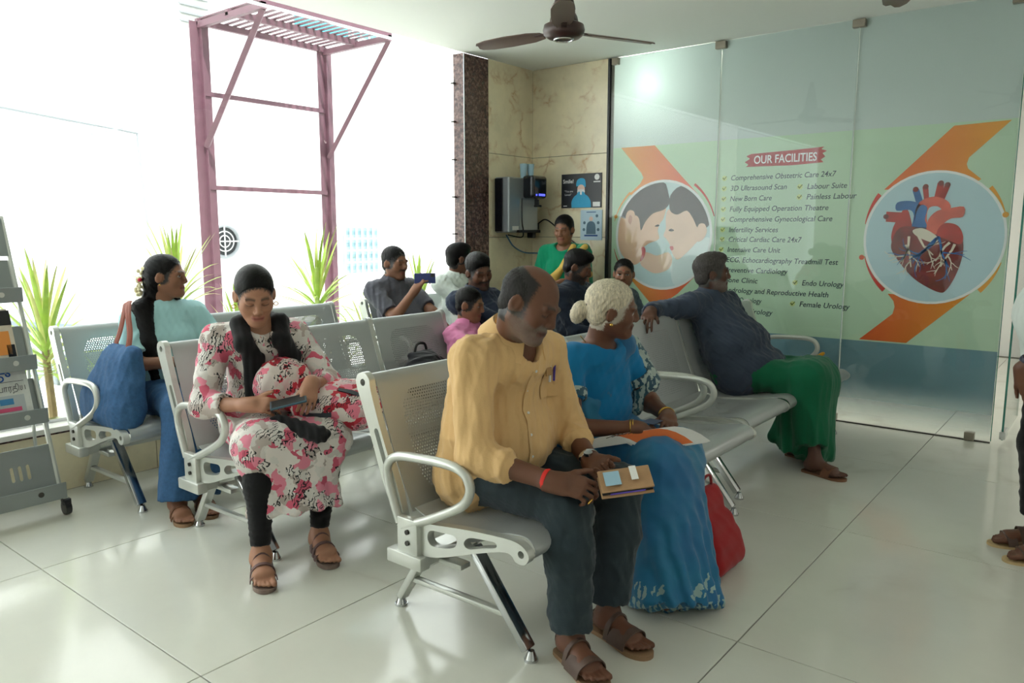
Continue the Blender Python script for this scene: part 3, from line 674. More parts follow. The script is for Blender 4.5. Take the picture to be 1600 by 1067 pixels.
fl2('mother_ear', smoothpath([(-3.38, 1.57), (-3.33, 1.56), (-3.32, 1.5), (-3.34, 1.43), (-3.37, 1.4), (-3.4, 1.44), (-3.41, 1.52)], 3, True), m_sk1, 8); fl2('ear_shade', smoothpath([(-3.37, 1.53), (-3.345, 1.51), (-3.36, 1.45), (-3.385, 1.48)], 3, True), M('print_ear', srgb(205, 150, 125), .6), 9)
fl2('mother_eye', smoothpath([(-3.13, 1.435), (-3.1, 1.45), (-3.085, 1.44), (-3.1, 1.432)], 3, True), m_hr, 8); fl2('mother_lip', smoothpath([(-3.25, 1.25), (-3.225, 1.26), (-3.21, 1.23), (-3.22, 1.18), (-3.24, 1.15), (-3.26, 1.14), (-3.245, 1.2)], 3, True), m_pink, 8)
fl2('baby_face', cl1([(-3.01, 1.57), (-3.03, 1.5), (-3.025, 1.42), (-3.045, 1.36), (-3.02, 1.33), (-2.99, 1.29), (-2.96, 1.21), (-2.91, 1.16), (-2.83, 1.22), (-2.74, 1.31), (-2.7, 1.34), (-2.68, 1.42), (-2.7, 1.5), (-2.81, 1.56), (-2.92, 1.57)]), m_sk2, 6)
fl2('baby_hair', cl1([(-3.0, 1.6), (-2.99, 1.69), (-2.9, 1.76), (-2.79, 1.71), (-2.7, 1.6), (-2.64, 1.47), (-2.67, 1.42), (-2.74, 1.42), (-2.78, 1.49), (-2.84, 1.56), (-2.92, 1.53), (-2.98, 1.55)]), m_hr, 7)
fl2('baby_ear', smoothpath([(-2.73, 1.45), (-2.68, 1.45), (-2.66, 1.39), (-2.69, 1.33), (-2.74, 1.31), (-2.75, 1.38)], 3, True), m_sk2, 8)
fl2('baby_eye', smoothpath([(-3.0, 1.4), (-2.975, 1.415), (-2.95, 1.4), (-2.975, 1.392)], 3, True), m_hr, 8); fl2('baby_mouth', smoothpath([(-2.985, 1.265), (-2.955, 1.27), (-2.95, 1.245), (-2.97, 1.235)], 3, True), m_pink, 8)
# right picture: the heart
fl2('orange_swoosh', [(-1.31, 1.73), (-.96, 2.08), (-.64, 2.09), (-.86, 1.87), (-.87, 1.83), (-.86, 1.8), (-.78, 1.73), (-.85, 1.68), (-1.06, 1.76), (-1.25, 1.68), (-1.36, 1.68)], org2, 1)
fl2('orange_swoosh', [(-1.29, .96), (-1.25, .91), (-1.24, .87), (-1.25, .82), (-1.46, .622), (-1.15, .622), (-.8, .97), (-.76, 1.02), (-.85, 1.0), (-1.05, .95)], org2, 1)
for a0, a1, w0, w1, mm in ((140, 168, .03, .004, m_inkr), (45, 20, .025, .004, org2), (197, 232, .004, .03, m_inkr), (-20, -48, .004, .03, org2)): fl2('swoosh_line', arc(*C2, .435, .45, a0, a1, w0, w1), mm, 2)
fl2('swoosh_dot', circ(-.628, 1.5, .018), org2, 3); fl2('swoosh_dot', circ(-1.478, 1.21, .018), org2, 3)
fl2('circle_rim', arc(*C2, .415, .43, 0, 359.9, .018, .018, 48), m_wt, 2)
fl2('circle_picture', [(C2[0]+.417*math.cos(a), C2[1]+.432*math.sin(a)) for a in np.linspace(0, 2*math.pi, 48, endpoint=False)], M('print_pale_blue', srgb(186, 212, 220), .6), 3)
hr1 = M('heart_red', srgb(176, 44, 36), .45, noise=(9, .3)); hr2 = M('heart_dark', srgb(122, 34, 32), .45, noise=(14, .4)); hb = M('heart_blue', srgb(40, 104, 170), .45, noise=(9, .2)); hw = M('heart_cream', srgb(226, 214, 196), .5); hp = M('heart_light', srgb(214, 96, 78), .45, noise=(9, .2))
for pts in ([(-1.18, 1.67), (-1.14, 1.68), (-1.1, 1.57), (-1.14, 1.55)],): fl2('blue_vessel', pts, hb, 4)
for pts in ([(-1.12, 1.69), (-1.085, 1.69), (-1.07, 1.58), (-1.1, 1.58)], [(-1.03, 1.715), (-.99, 1.705), (-1.01, 1.58), (-1.05, 1.58)], [(-.985, 1.705), (-.955, 1.69), (-.99, 1.58), (-1.02, 1.6)], [(-1.335, 1.53), (-1.335, 1.46), (-1.2, 1.45), (-1.2, 1.52)]): fl2('red_vessel', pts, hr1, 4)
for x, z in ((-1.16, 1.676), (-1.1, 1.692), (-1.01, 1.712), (-.97, 1.7), (-1.335, 1.495)): fl2('vessel_mouth', circ(x, z, .018, 10), hr2, 5)
fl2('red_vessel', [(-1.24, 1.52), (-1.22, 1.55), (-1.19, 1.52), (-1.16, 1.36), (-1.25, 1.3), (-1.29, 1.33), (-1.285, 1.42)], hr1, 5, 3)
fl2('blue_vessel', [(-1.27, 1.59), (-1.19, 1.6), (-1.12, 1.57), (-1.1, 1.5), (-1.13, 1.38), (-1.17, 1.4), (-1.16, 1.5), (-1.19, 1.54), (-1.27, 1.535)], hb, 6, 3)
fl2('red_vessel', [(-1.13, 1.38), (-1.155, 1.5), (-1.13, 1.59), (-1.05, 1.625), (-.97, 1.6), (-.94, 1.55), (-.98, 1.53), (-1.02, 1.56), (-1.07, 1.55), (-1.08, 1.48), (-1.06, 1.38)], hp, 6, 3)
fl2('blue_vessel', [(-1.14, 1.39), (-1.15, 1.5), (-1.12, 1.57), (-1.08, 1.55), (-1.09, 1.47), (-1.06, 1.4)], hb, 7, 3)
fl2('red_vessel', [(-1.07, 1.38), (-1.07, 1.47), (-1.02, 1.53), (-.95, 1.545), (-.865, 1.555), (-.865, 1.49), (-.93, 1.48), (-.97, 1.45), (-1.0, 1.38)], hp, 8, 3)
fl2('heart_muscle', [(-1.24, 1.42), (-1.29, 1.3), (-1.25, 1.21), (-1.15, 1.09), (-1.06, 1.025), (-.97, .985), (-.93, 1.0), (-.885, 1.09), (-.855, 1.2), (-.85, 1.3), (-.875, 1.4), (-.94, 1.44), (-1.0, 1.42), (-1.1, 1.42)], hr2, 7, 4)
fl2('heart_auricle', [(-1.0, 1.42), (-.96, 1.45), (-.89, 1.43), (-.855, 1.36), (-.87, 1.31), (-.95, 1.34), (-1.01, 1.37)], hr1, 9, 4)
fl2('heart_fat', [(-1.16, 1.4), (-1.1, 1.415), (-1.02, 1.37), (-1.0, 1.33), (-1.04, 1.32), (-1.13, 1.36)], hw, 9, 4)
rnd = random.Random(4)
def vein(p, ang, L, w, depth, mat, lay):
    pts = [p]; a = ang
    for i in range(4): a += rnd.uniform(-.35, .35); pts.append((pts[-1][0]+L/4*math.cos(a), pts[-1][1]+L/4*math.sin(a)))
    o = []; q = []
    for i, (x, z) in enumerate(pts):
        j = min(i, 3); dx, dz = pts[j+1][0]-pts[j][0], pts[j+1][1]-pts[j][1]; l = math.hypot(dx, dz); ww = w*(1-.6*i/4)
        o.append((x-dz/l*ww, z+dx/l*ww)); q.append((x+dz/l*ww, z-dx/l*ww))
    fl2('heart_vein', o+q[::-1], mat, lay)
    if depth:
        vein(pts[2], a+rnd.uniform(.4, .8), L*.62, w*.6, depth-1, mat, lay); vein(pts[3], a-rnd.uniform(.4, .8), L*.6, w*.6, depth-1, mat, lay)
for p, a, L, mm in (((-1.0, 1.36), -1.9, .24, hb), ((-1.0, 1.36), -1.3, .22, hb), ((-1.01, 1.35), -2.5, .2, hb), ((-1.18, 1.36), -1.9, .18, hw), ((-1.12, 1.36), -1.4, .16, hw), ((-.9, 1.31), -1.6, .17, hw), ((-.93, 1.32), -2.0, .15, hw), ((-1.2, 1.3), -1.1, .16, hw)): vein(p, a, L, .0085, 2, mm, 10)
# words
hl = fl2('headline_patch', [(-2.36, 1.885), (-2.34, 1.9), (-2.37, 1.92), (-2.33, 1.945), (-2.36, 1.965), (-2.32, 1.98), (-2.0, 1.99), (-1.78, 2.0), (-1.8, 1.985), (-1.76, 1.97), (-1.79, 1.955), (-1.77, 1.93), (-1.8, 1.91), (-1.78, 1.89), (-2.0, 1.88)], M('print_brick_red', srgb(176, 44, 38), .6), 1)
txt('headline_lettering', 'OUR FACILITIES', .085, m_wt, bn, (-2.3, .0038, 1.905), TR, bold=.0015, width=.47)
m_word = M('print_navy_text', srgb(44, 62, 78), .6); m_tick = M('print_olive', srgb(110, 130, 50), .6); m_tick0 = M('print_lime', srgb(214, 224, 150), .6)
rows = [('Comprehensive Obstetric Care 24x7', -2.48, 1.805, .79), ('3D Ultrasound Scan', -2.48, 1.725, .44), ('Labour Suite', -1.89, 1.72, .28), ('New Born Care', -2.48, 1.645, .33), ('Painless Labour', -1.89, 1.645, .35), ('Fully Equipped Operation Theatre', -2.48, 1.565, .75), ('Comprehensive Gynecological Care', -2.48, 1.485, .78), ('Infertility Services', -2.48, 1.405, .39), ('Critical Cardiac Care 24x7', -2.48, 1.33, .57), ('Intensive Care Unit', -2.485, 1.25, .42), ('ECG, Echocardiography Treadmill Test', -2.49, 1.17, .85), ('Preventive Cardiology', -2.5, 1.09, .5), ('Bone Clinic', -2.5, 1.01, .27), ('Endo Urology', -1.89, 1.01, .3), ('Andrology and Reproductive Health', -2.5, .93, .81), ('Neuro Oncology', -2.51, .855, .32), ('Female Urology', -1.9, .85, .36), ('Paediatric Urology', -2.53, .77, .43)]
for s, x, z, w in rows:
    txt('text_line', s, .056, m_word, bn, (x, .0044, z-.018), TR, shear=.18, width=w, bold=.0004)
    fl2('tick_disc', circ(x-.05, z, .02, 12), m_tick0, 1)
    fl2('tick_mark', [(x-.066, z+.002), (x-.06, z+.008), (x-.052, z-.002), (x-.034, z+.018), (x-.03, z+.014), (x-.052, z-.014)], m_tick, 2)
# lamp inside the cabin, seen as a glow through the frosted film
lp = empty('cabin_lamp', (-3.22, YG+.26, 2.60), 0, 'round lamp glowing behind the frosted top of the glass wall', 'lamp')
m_em = M('lamp_glow', (1, 1, 1, 1), .5); m_em.node_tree.nodes['Principled BSDF'].inputs['Emission Color'].default_value = (1, .97, .9, 1); m_em.node_tree.nodes['Principled BSDF'].inputs['Emission Strength'].default_value = 150.
obj('bulb', sph(B(), (0, -.08, 0), .085, 16), m_em, lp, smooth=60); obj('holder', cyl(B(), (0, -.05, 0), (0, .08, .1), .03), m_white, lp); obj('stem', cyl(B(), (0, .08, .1), (0, .08, .23), .012), m_white, lp)
# ================================================================ people: smooth signed-distance bodies
def V3(*a): return np.array(a, float)
def unit(v): v = np.array(v, float); return v/np.linalg.norm(v)
class Fig:
    """union of tapered capsules and ellipsoids, turned into one surface with surface nets"""
    def __init__(s, vox): s.h = vox; s.p = []
    def cap(s, a, b, r1, r2=None, k=.03, w=1., n=None, op='+', flat=None):
        s.p.append(('c', np.array(a, float), np.array(b, float), r1, r1 if r2 is None else r2, k, w, None if n is None else unit(n), op, flat)); return s
    def ell(s, c, r, R=None, k=.03, op='+'):
        s.p.append(('e', np.array(c, float), np.array(r, float), np.eye(3) if R is None else np.array(R, float), k, op)); return s
    def half(s, c, n):            # keep only where (p-c).n < 0
        s.p.append(('h', np.array(c, float), unit(n))); return s
    def mesh(s):
        h = s.h; lo = np.full(3, 1e9); hi = -lo; bb = []
        for q in s.p:
            if q[0] == 'c':
                r = max(q[3], q[4])*max(1, q[6]); a = np.minimum(q[1], q[2])-r; b = np.maximum(q[1], q[2])+r; k = q[5]; op = q[8]
            elif q[0] == 'e':
                e = np.sqrt(((q[3]*q[2])**2).sum(1)); a = q[1]-e; b = q[1]+e; k = q[4]; op = q[5]
            else: bb.append(None); continue
            bb.append((a-k-3*h, b+k+3*h))
            if op == '+': lo = np.minimum(lo, a); hi = np.maximum(hi, b)
        lo -= 4*h; hi += 4*h
        n = np.ceil((hi-lo)/h).astype(int)+1
        f = np.ones(n, np.float32)
        ax = [lo[i]+h*np.arange(n[i]) for i in range(3)]
        for q, b in zip(s.p, bb):
            if b is None: i0 = np.zeros(3, int); i1 = n
            else:
                i0 = np.clip(np.floor((b[0]-lo)/h).astype(int), 0, n); i1 = np.clip(np.ceil((b[1]-lo)/h).astype(int)+1, 0, n)
                if (i1 <= i0).any(): continue
            sl = tuple(slice(i0[i], i1[i]) for i in range(3))
            X = ax[0][sl[0]][:, None, None].astype(np.float32); Y = ax[1][sl[1]][None, :, None].astype(np.float32); Z = ax[2][sl[2]][None, None, :].astype(np.float32)
            g = f[sl]
            if q[0] == 'h':
                d = (X-q[1][0])*q[2][0]+(Y-q[1][1])*q[2][1]+(Z-q[1][2])*q[2][2]; f[sl] = np.maximum(g, d); continue
            if q[0] == 'c':
                _, a, c, r1, r2, k, w, nn, op, flat = q
                ba = c-a; L2 = max(ba@ba, 1e-9)
                px, py, pz = X-a[0], Y-a[1], Z-a[2]
                t0 = (px*ba[0]+py*ba[1]+pz*ba[2])/L2; t = np.clip(t0, 0, 1)
                dx, dy, dz = px-t*ba[0], py-t*ba[1], pz-t*ba[2]
                if nn is not None and w != 1:
                    e = (dx*nn[0]+dy*nn[1]+dz*nn[2])*(1/w-1); dx = dx+e*nn[0]; dy = dy+e*nn[1]; dz = dz+e*nn[2]
                d = np.sqrt(dx*dx+dy*dy+dz*dz)-(r1+(r2-r1)*t)
                if flat: 
                    Ln = math.sqrt(L2)
                    if 'b' in flat: d = np.maximum(d, (t0-1)*Ln)
                    if 'a' in flat: d = np.maximum(d, -t0*Ln)
            else:
                _, c, r, R, k, op = q
                px, py, pz = X-c[0], Y-c[1], Z-c[2]
                u = [(px*R[0, i]+py*R[1, i]+pz*R[2, i])/r[i] for i in range(3)]
                k0 = np.sqrt(u[0]**2+u[1]**2+u[2]**2); k1 = np.sqrt((u[0]/r[0])**2+(u[1]/r[1])**2+(u[2]/r[2])**2)+1e-6
                d = k0*(k0-1)/k1
            if op == '+':
                hh = np.maximum(k-np.abs(g-d), 0)/k; f[sl] = np.minimum(g, d)-hh*hh*k*.25
            else:
                d = -d; hh = np.maximum(k-np.abs(g-d), 0)/k; f[sl] = np.maximum(g, d)+hh*hh*k*.25
        return nets(f, lo, h)
def nets(f, lo, h):
    s = f < 0
    c8 = [(i, j, k) for i in (0, 1) for j in (0, 1) for k in (0, 1)]
    sub = lambda a, o: a[o[0]:a.shape[0]-1+o[0], o[1]:a.shape[1]-1+o[1], o[2]:a.shape[2]-1+o[2]]
    an = sub(s, (0, 0, 0)).copy(); al = an.copy()
    for o in c8[1:]: q = sub(s, o); an |= q; al &= q
    act = an & ~al
    I = np.argwhere(act)
    vals = {o: f[I[:, 0]+o[0], I[:, 1]+o[1], I[:, 2]+o[2]] for o in c8}
    acc = np.zeros((len(I), 3)); cnt = np.zeros(len(I))
    for o in c8:
        for axx in range(3):
            if o[axx]: continue
            o2 = list(o); o2[axx] = 1; o2 = tuple(o2)
            a, b = vals[o], vals[o2]; m = (a < 0) != (b < 0)
            t = np.where(m, a/np.where(m, a-b, 1), 0)
            p = np.tile(np.array(o, float), (len(I), 1)); p[:, axx] = t
            acc += p*m[:, None]; cnt += m
    v = lo+(I+acc/cnt[:, None])*h
    idx = np.full(act.shape, -1, np.int32); idx[act] = np.arange(len(I))
    faces = []
    for axx in range(3):
        o1, o2 = [(1, 2), (2, 0), (0, 1)][axx]
        A = np.take(s, range(0, s.shape[axx]-1), axx); Bq = np.take(s, range(1, s.shape[axx]), axx)
        E = np.argwhere(A != Bq)
        E = E[(E[:, o1] > 0) & (E[:, o2] > 0) & (E[:, o1] < s.shape[o1]-1) & (E[:, o2] < s.shape[o2]-1)]
        ins = s[E[:, 0], E[:, 1], E[:, 2]]
        def g(d1, d2):
            e = E.copy(); e[:, o1] -= d1; e[:, o2] -= d2; return idx[e[:, 0], e[:, 1], e[:, 2]]
        q = np.stack([g(1, 1), g(0, 1), g(0, 0), g(1, 0)], 1)
        q[~ins] = q[~ins][:, ::-1]
        faces.append(q)
    return v, np.concatenate(faces)
def vnormals(v, q):
    n = np.cross(v[q[:, 2]]-v[q[:, 0]], v[q[:, 3]]-v[q[:, 1]]); o = np.zeros_like(v)
    for i in range(4): np.add.at(o, q[:, i], n)
    return o/(np.linalg.norm(o, axis=1, keepdims=True)+1e-9)
def folds(amp, wl, seed=0, stretch=(1, 1, 1)):
    r = np.random.RandomState(seed); ks = [unit(r.randn(3))*2*math.pi/(wl*q) for q in (1.7, 1., .8, .6)]; ph = r.rand(4)*6; wk = [r.randn(3)*9 for _ in range(4)]
    st = np.array(stretch)
    def fn(v, n):
        p = v*st; d = 0
        for i, k in enumerate(ks):
            a = np.sin(p@k+ph[i]+1.3*np.sin(p@wk[i]+ph[i]*2)); d = d+(1-np.abs(a))*[.9, .8, .5, .35][i]
        return (d-1.2)*amp*.5
    return fn
def fold2(a1, w1, seed=0, stretch=(1, 1, 1)):
    f, g = folds(a1, w1, seed, stretch), folds(a1*.45, w1*.42, seed+11, stretch)
    return lambda v, n: f(v, n)+g(v, n)
def fobj(name, fig, mat, parent, loc, disp=None, col=None, smooth=True):
    v, q = fig.mesh()
    n = vnormals(v, q)
    if disp is not None: v = v+n*disp(v, n)[:, None]
    me = bpy.data.meshes.new(name); loc = np.array(loc, float)
    me.vertices.add(len(v)); me.vertices.foreach_set('co', (v-loc).astype(np.float32).ravel())
    me.loops.add(len(q)*4); me.loops.foreach_set('vertex_index', q.astype(np.int32).ravel())
    me.polygons.add(len(q)); me.polygons.foreach_set('loop_start', np.arange(0, len(q)*4, 4, dtype=np.int32))
    me.update(calc_edges=True); me.materials.append(mat)
    me.polygons.foreach_set('use_smooth', np.ones(len(q), bool))
    if col is not None:
        c = np.ones((len(v), 4), np.float32); c[:, :3] = col(v)
        a = me.color_attributes.new('Col', 'FLOAT_COLOR', 'POINT'); a.data.foreach_set('color', c.ravel())
    me.validate()
    o = bpy.data.objects.new(name, me); COL.objects.link(o); o.parent = parent
    if parent is None: o.location = loc
    return o
def rotm(yaw, pitch=0, roll=0):
    y, p, r = map(math.radians, (yaw, pitch, roll)); c, s = math.cos, math.sin
    Rz = np.array([[c(y), -s(y), 0], [s(y), c(y), 0], [0, 0, 1]]); Ry = np.array([[c(p), 0, s(p)], [0, 1, 0], [-s(p), 0, c(p)]]); Rx = np.array([[1, 0, 0], [0, c(r), -s(r)], [0, s(r), c(r)]])
    return Rz@Ry@Rx
def ik(a, b, l1, l2, pole):
    a, b, pole = map(lambda q: np.array(q, float), (a, b, pole)); d = b-a; L = np.linalg.norm(d)
    if L > l1+l2-.002: return a+d*l1/(l1+l2)
    x = (L*L+l1*l1-l2*l2)/(2*L); y = math.sqrt(max(l1*l1-x*x, 0)); u = d/L; p = pole-a; p = p-u*(p@u)
    return a+u*x+unit(p)*y
# ---- pieces of a figure ------------------------------------------------
def head(F, c, R, s=1., neckto=None, nr=.052, fem=False, jaw=1.):
    P = lambda x, y, z: c+R@(np.array((x, y, z))*s)
    e = lambda ctr, r, k, op='+', RR=None: F.ell(P(*ctr), np.array(r)*s, R if RR is None else R@RR, k*s, op)
    cp = lambda a, b, r1, r2, k, **kw: F.cap(P(*a), P(*b), r1*s, r2*s, k*s, **kw)
    if neckto is not None: F.cap(P(-.03, 0, -.055), neckto, nr*s, nr*1.15, .03)
    e((-.017, 0, .035), (.097, .075, .08), .02)
    e((.022, 0, -.028), (.066, .06, .085), .03)
    for y in (-1, 1):
        cp((-.012, y*.05*jaw, -.05), (.055, y*.02, -.094), .017, .018, .03)
        e((.05, y*.04, -.024), (.028, .024, .026), .03)
        e((.086, y*.031, .0), (.017, .018, .012), .012, '-')
        e((.0705, y*.031, -.001), (.0145, .0155, .0125), .004)
        cp((.079, y*.045, .02), (.087, y*.012, .019), .008, .009, .014)
        e((.096, y*.0125, -.036), (.0105, .008, .0075), .006)
        e((-.012, y*.079, -.008), (.02, .008, .032), .008, '+', rotm(-y*22, 10, 0))
        e((-.004, y*.085, -.006), (.009, .006, .017), .006, '-')
    e((.068, 0, -.097), (.022, .024, .018), .03)
    cp((.087, 0, .014), (.104, 0, -.028), .0075, .0105, .012)
    cp((.083, -.017, -.06), (.083, .017, -.06), .007, .007, .008); cp((.091, 0, -.059), (.091, 0, -.059), .006, .006, .01)
    cp((.083, -.014, -.071), (.083, .014, -.071), .0075, .0075, .008)
    cp((.1, -.024, -.0655), (.1, .024, -.0655), .0035, .0035, .006, op='-')
HCUT = {'bald': [((.03, 0, .125), (.115, .072, .075)), ((.135, 0, 0), (.13, .13, .2))], 'short': [((.165, 0, -.065), (.15, .14, .15)), ((.06, 0, -.09), (.1, .12, .07))], 'crop': [((.165, 0, -.06), (.148, .14, .15)), ((.06, 0, -.09), (.1, .12, .07))], 'back': [((.17, 0, -.055), (.16, .15, .155)), ((.07, 0, -.1), (.1, .12, .09))]}
HCUT['bun'] = HCUT['back']
def facecol(c, R, s, base, lips, brow=(.02, .015, .012), eyes='down', beard=None, bstr=0., stache=0., bindi=False, browz=.026, style=None, hcol=(.012, .01, .01)):
    base = np.array(base[:3]); lips = np.array(lips[:3]); brow = np.array(brow)
    def fn(v):
        p = ((v-c)@R)/s; x, y, z = p.T; ay = np.abs(y); col = np.tile(base, (len(v), 1)); inside = (np.abs(x) < .2) & (ay < .12) & (np.abs(z) < .16)
        def mix(m, cc): nonlocal col; m = np.clip(m, 0, 1)[:, None]*inside[:, None]; col = col*(1-m)+np.array(cc)*m
        g = lambda d, w: np.exp(-(d/w)**2)
        front = x > .03
        if style:
            sub = HCUT[style]; dd = np.min([np.sqrt((((p-np.array(c_))/np.array(r_))**2).sum(1))-1 for c_, r_ in sub], 0); rs = np.random.RandomState(5)
            mix(np.clip(dd*14+.75+(rs.rand(len(v))-.5)*.9, 0, 1)*(z > -.085-.0*x)*(ay < .082)*(x < .12)*np.clip((x+.13)*99, 0, 1)*((z > -.045) | (x < -.03))*(((x+.012)**2+(z+.008)**2 > .027**2) | (ay < .066)), hcol)
        rng = np.random.RandomState(1)
        if bstr:
            reg = np.clip(((-.04-z)+.35*np.clip(.06-x, -.2, .2))*60, 0, 1)*(x > -.03)*(z > -.135)*np.clip((x+.03)*30, 0, 1)*np.clip((.09-x+np.where(z > -.05, -.02, .05))*60, 0, 1)
            up = g(z+.05, .01)*(x > .06)*(ay < .04)*1.2
            mix((np.clip(reg, 0, 1)*(1-g(z+.066, .007)*(ay < .024)*front)+up)*bstr*(.75+.5*rng.rand(len(v))), beard)
        mix(g(z+.066, .0105)*(ay < .027)*(x > .06)*.85*np.clip((.03-ay)*150, 0, 1), lips)
        mix(g(z+.0655, .0035)*(ay < .026)*(x > .06)*.7, lips*.3)
        if stache: mix(g(z+.049-ay*.12, .008)*(ay < .036)*(x > .06)*stache, (.015, .012, .01) if beard is None else beard)
        mix(g(z-browz+(ay-.03)**2*9, .0055)*((ay > .012) & (ay < .048))*(x > .05)*.85, brow)
        ex = (ay-.031)/.0155
        if eyes == 'open':
            m = ((ex**2+((z+.001)/.0068)**2) < 1)*front; mix(m*.95, (.62, .6, .56)); mix((((ay-.031)**2+(z+.0005)**2) < .0062**2)*front*1., (.015, .01, .008)); mix(g(z-.0065+.006*ex**2, .0028)*(np.abs(ex) < 1.)*(x > .055)*.8, (.012, .01, .01))
        else:
            mix(g(z+.0085-.004*ex**2, .003)*(np.abs(ex) < 1.)*(x > .055)*.8, (.012, .01, .01)); mix(g(z-.008, .004)*(np.abs(ex) < 1)*front*.35, base*.5)
        mix(g(z+.041, .004)*g(ay-.011, .005)*(x > .085)*.7, base*.25)
        if bindi: mix(((y**2+(z-.034)**2) < .0045**2)*front*1., (.35, .02, .03))
        return col
    return fn
def hand(F, w, d, up, side, curls, s=1., thumb=(.55, .75, -.35), spread=.06, k=.006):
    """w wrist, d towards fingers, up = back of the hand, side=+1 when the thumb lies at cross(up,d)"""
    d = unit(d); up = np.array(up, float); up = unit(up-d*(up@d)); y = np.cross(up, d)*side
    P = lambda a, b, c: w+(d*a+y*b+up*c)*s
    F.cap(P(-.02, 0, 0), P(.03, 0, 0), .027*s, .03*s, .02, 1.25, y)
    tips = []
    for i, (bx, by, segs, r) in enumerate((( .09, .031, (.042, .026, .022), .0088), (.094, .0105, (.046, .029, .024), .009), (.09, -.0105, (.043, .027, .023), .0086), (.08, -.03, (.033, .021, .02), .0078))):
        F.cap(P(.02, by*.6, 0), P(bx, by, .0), .0145*s, .0115*s, .012)
        c = curls[i] if isinstance(curls[0], (tuple, list)) else curls
        a = 0; p = P(bx, by, 0); sp = (1.5-i)*spread
        for j, L in enumerate(segs):
            a += math.radians(c[j]); q = p+(d*math.cos(a)*math.cos(sp)+y*math.sin(sp)*math.cos(a)-up*math.sin(a))*L*s
            F.cap(p, q, (r-.0006*j)*s, (r-.0006*(j+1))*s, .004); p = q
        tips.append(p)
    t = unit(thumb); p = P(.015, .022, -.006); F.cap(p, P(.05, .03, -.012), .017*s, .013*s, .015)
    p = P(.03, .03, -.008); tv = d*t[0]+y*t[1]+up*t[2]
    q = p+tv*.036*s; F.cap(p, q, .0135*s, .0115*s, .01); tv2 = unit(tv+d*.5); q2 = q+tv2*.03*s; F.cap(q, q2, .0112*s, .0095*s, .006); q3 = q2+unit(tv2+d*.4)*.022*s; F.cap(q2, q3, .0095*s, .008*s, .005)
    return tips
def foot(F, an, d, s=1., up=None):
    d = unit((d[0], d[1], 0)); sd = np.array((-d[1], d[0], 0)); z0 = an[2]-.075*s
    P = lambda a, b, c: np.array((an[0], an[1], z0))+(d*a+sd*b)*s+np.array((0, 0, c*s))
    F.cap(an, P(-.025, 0, .04), .033*s, .03*s, .03); F.cap(P(-.035, 0, .03), P(-.01, 0, .03), .03*s, .03*s, .02)
    F.cap(P(.0, 0, .05), P(.11, 0, .028), .034*s, .024*s, .03, 1.25, sd)
    F.cap(P(.11, -.022, .022), P(.11, .022, .022), .021*s, .021*s, .03)
    return [(P(.125, b, .016), P(.155+e, b*1.15, .013), r) for b, e, r in ((.03, .02, .0125), (.012, .022, .009), (-.003, .016, .0085), (-.017, .008, .008), (-.03, -.004, .008))]
def toes(F, lst, s=1., flip=1):
    for a, b, r in lst: F.cap(a, b, r*s, r*.9*s, .006)
def sandal(parent, loc, an, d, mat, msole, s=1., straps=((.03, .05), (.09, .035)), thick=.022, flip=1, back=True, label=None):
    d = unit((d[0], d[1], 0)); sd = np.array((-d[1], d[0], 0)); o = np.array((an[0], an[1], an[2]-.075*s))-np.array(loc)
    e = empty('sandal', (0, 0, 0), parent=parent)
    pts = smoothpath([(-.072, 0), (-.06, .032), (0, .034), (.07, .044), (.13, .05), (.175, .036), (.19, .005), (.175, -.026), (.13, -.044), (.07, -.038), (0, -.032), (-.06, -.03)], 3, True)
    bm = B(); lp = [[], []]
    for i, z in enumerate((-.002, -thick)):
        for a, b in pts: q = o+(d*a+sd*b*flip)*s+np.array((0, 0, z)); lp[i].append(bm.verts.new(q))
    n = len(pts); bm.faces.new(lp[0]); bm.faces.new(lp[1][::-1])
    for i in range(n): bm.faces.new((lp[0][i], lp[0][(i+1) % n], lp[1][(i+1) % n], lp[1][i]))
    obj('sole', bm, msole, e)
    for x, w in straps:
        hw = (.041+.1*max(0, x) if x < .1 else .051)*s; top = (.098-.52*x)*s if x < .115 else .04*s
        bm = B(); rows = []
        for k in range(13):
            a = math.pi*k/12; rows.append([bm.verts.new(o+d*(x+w*t+.012*math.sin(a))*s*1.+sd*math.cos(a)*hw*m+np.array((0, 0, math.sin(a)**.8*top*m))) for t, m in ((-.5, 1), (.5, 1), (.5, 1.07), (-.5, 1.07))])
        for A, C in zip(rows, rows[1:]):
            for q in range(4): bm.faces.new((A[q], A[(q+1) % 4], C[(q+1) % 4], C[q]))
        bm.faces.new(rows[0]); bm.faces.new(rows[-1][::-1]); obj('strap', bm, mat, e, smooth=50)
    if back:
        bm = B(); tube(bm, [o+d*(-.02-.04*math.sin(a))*s+sd*math.cos(a)*.037*s+np.array((0, 0, .05*s)) for a in np.linspace(0, math.pi, 9)], .006, 6, flat=(.003, .009)); obj('strap', bm, mat, e, smooth=60)
    return e
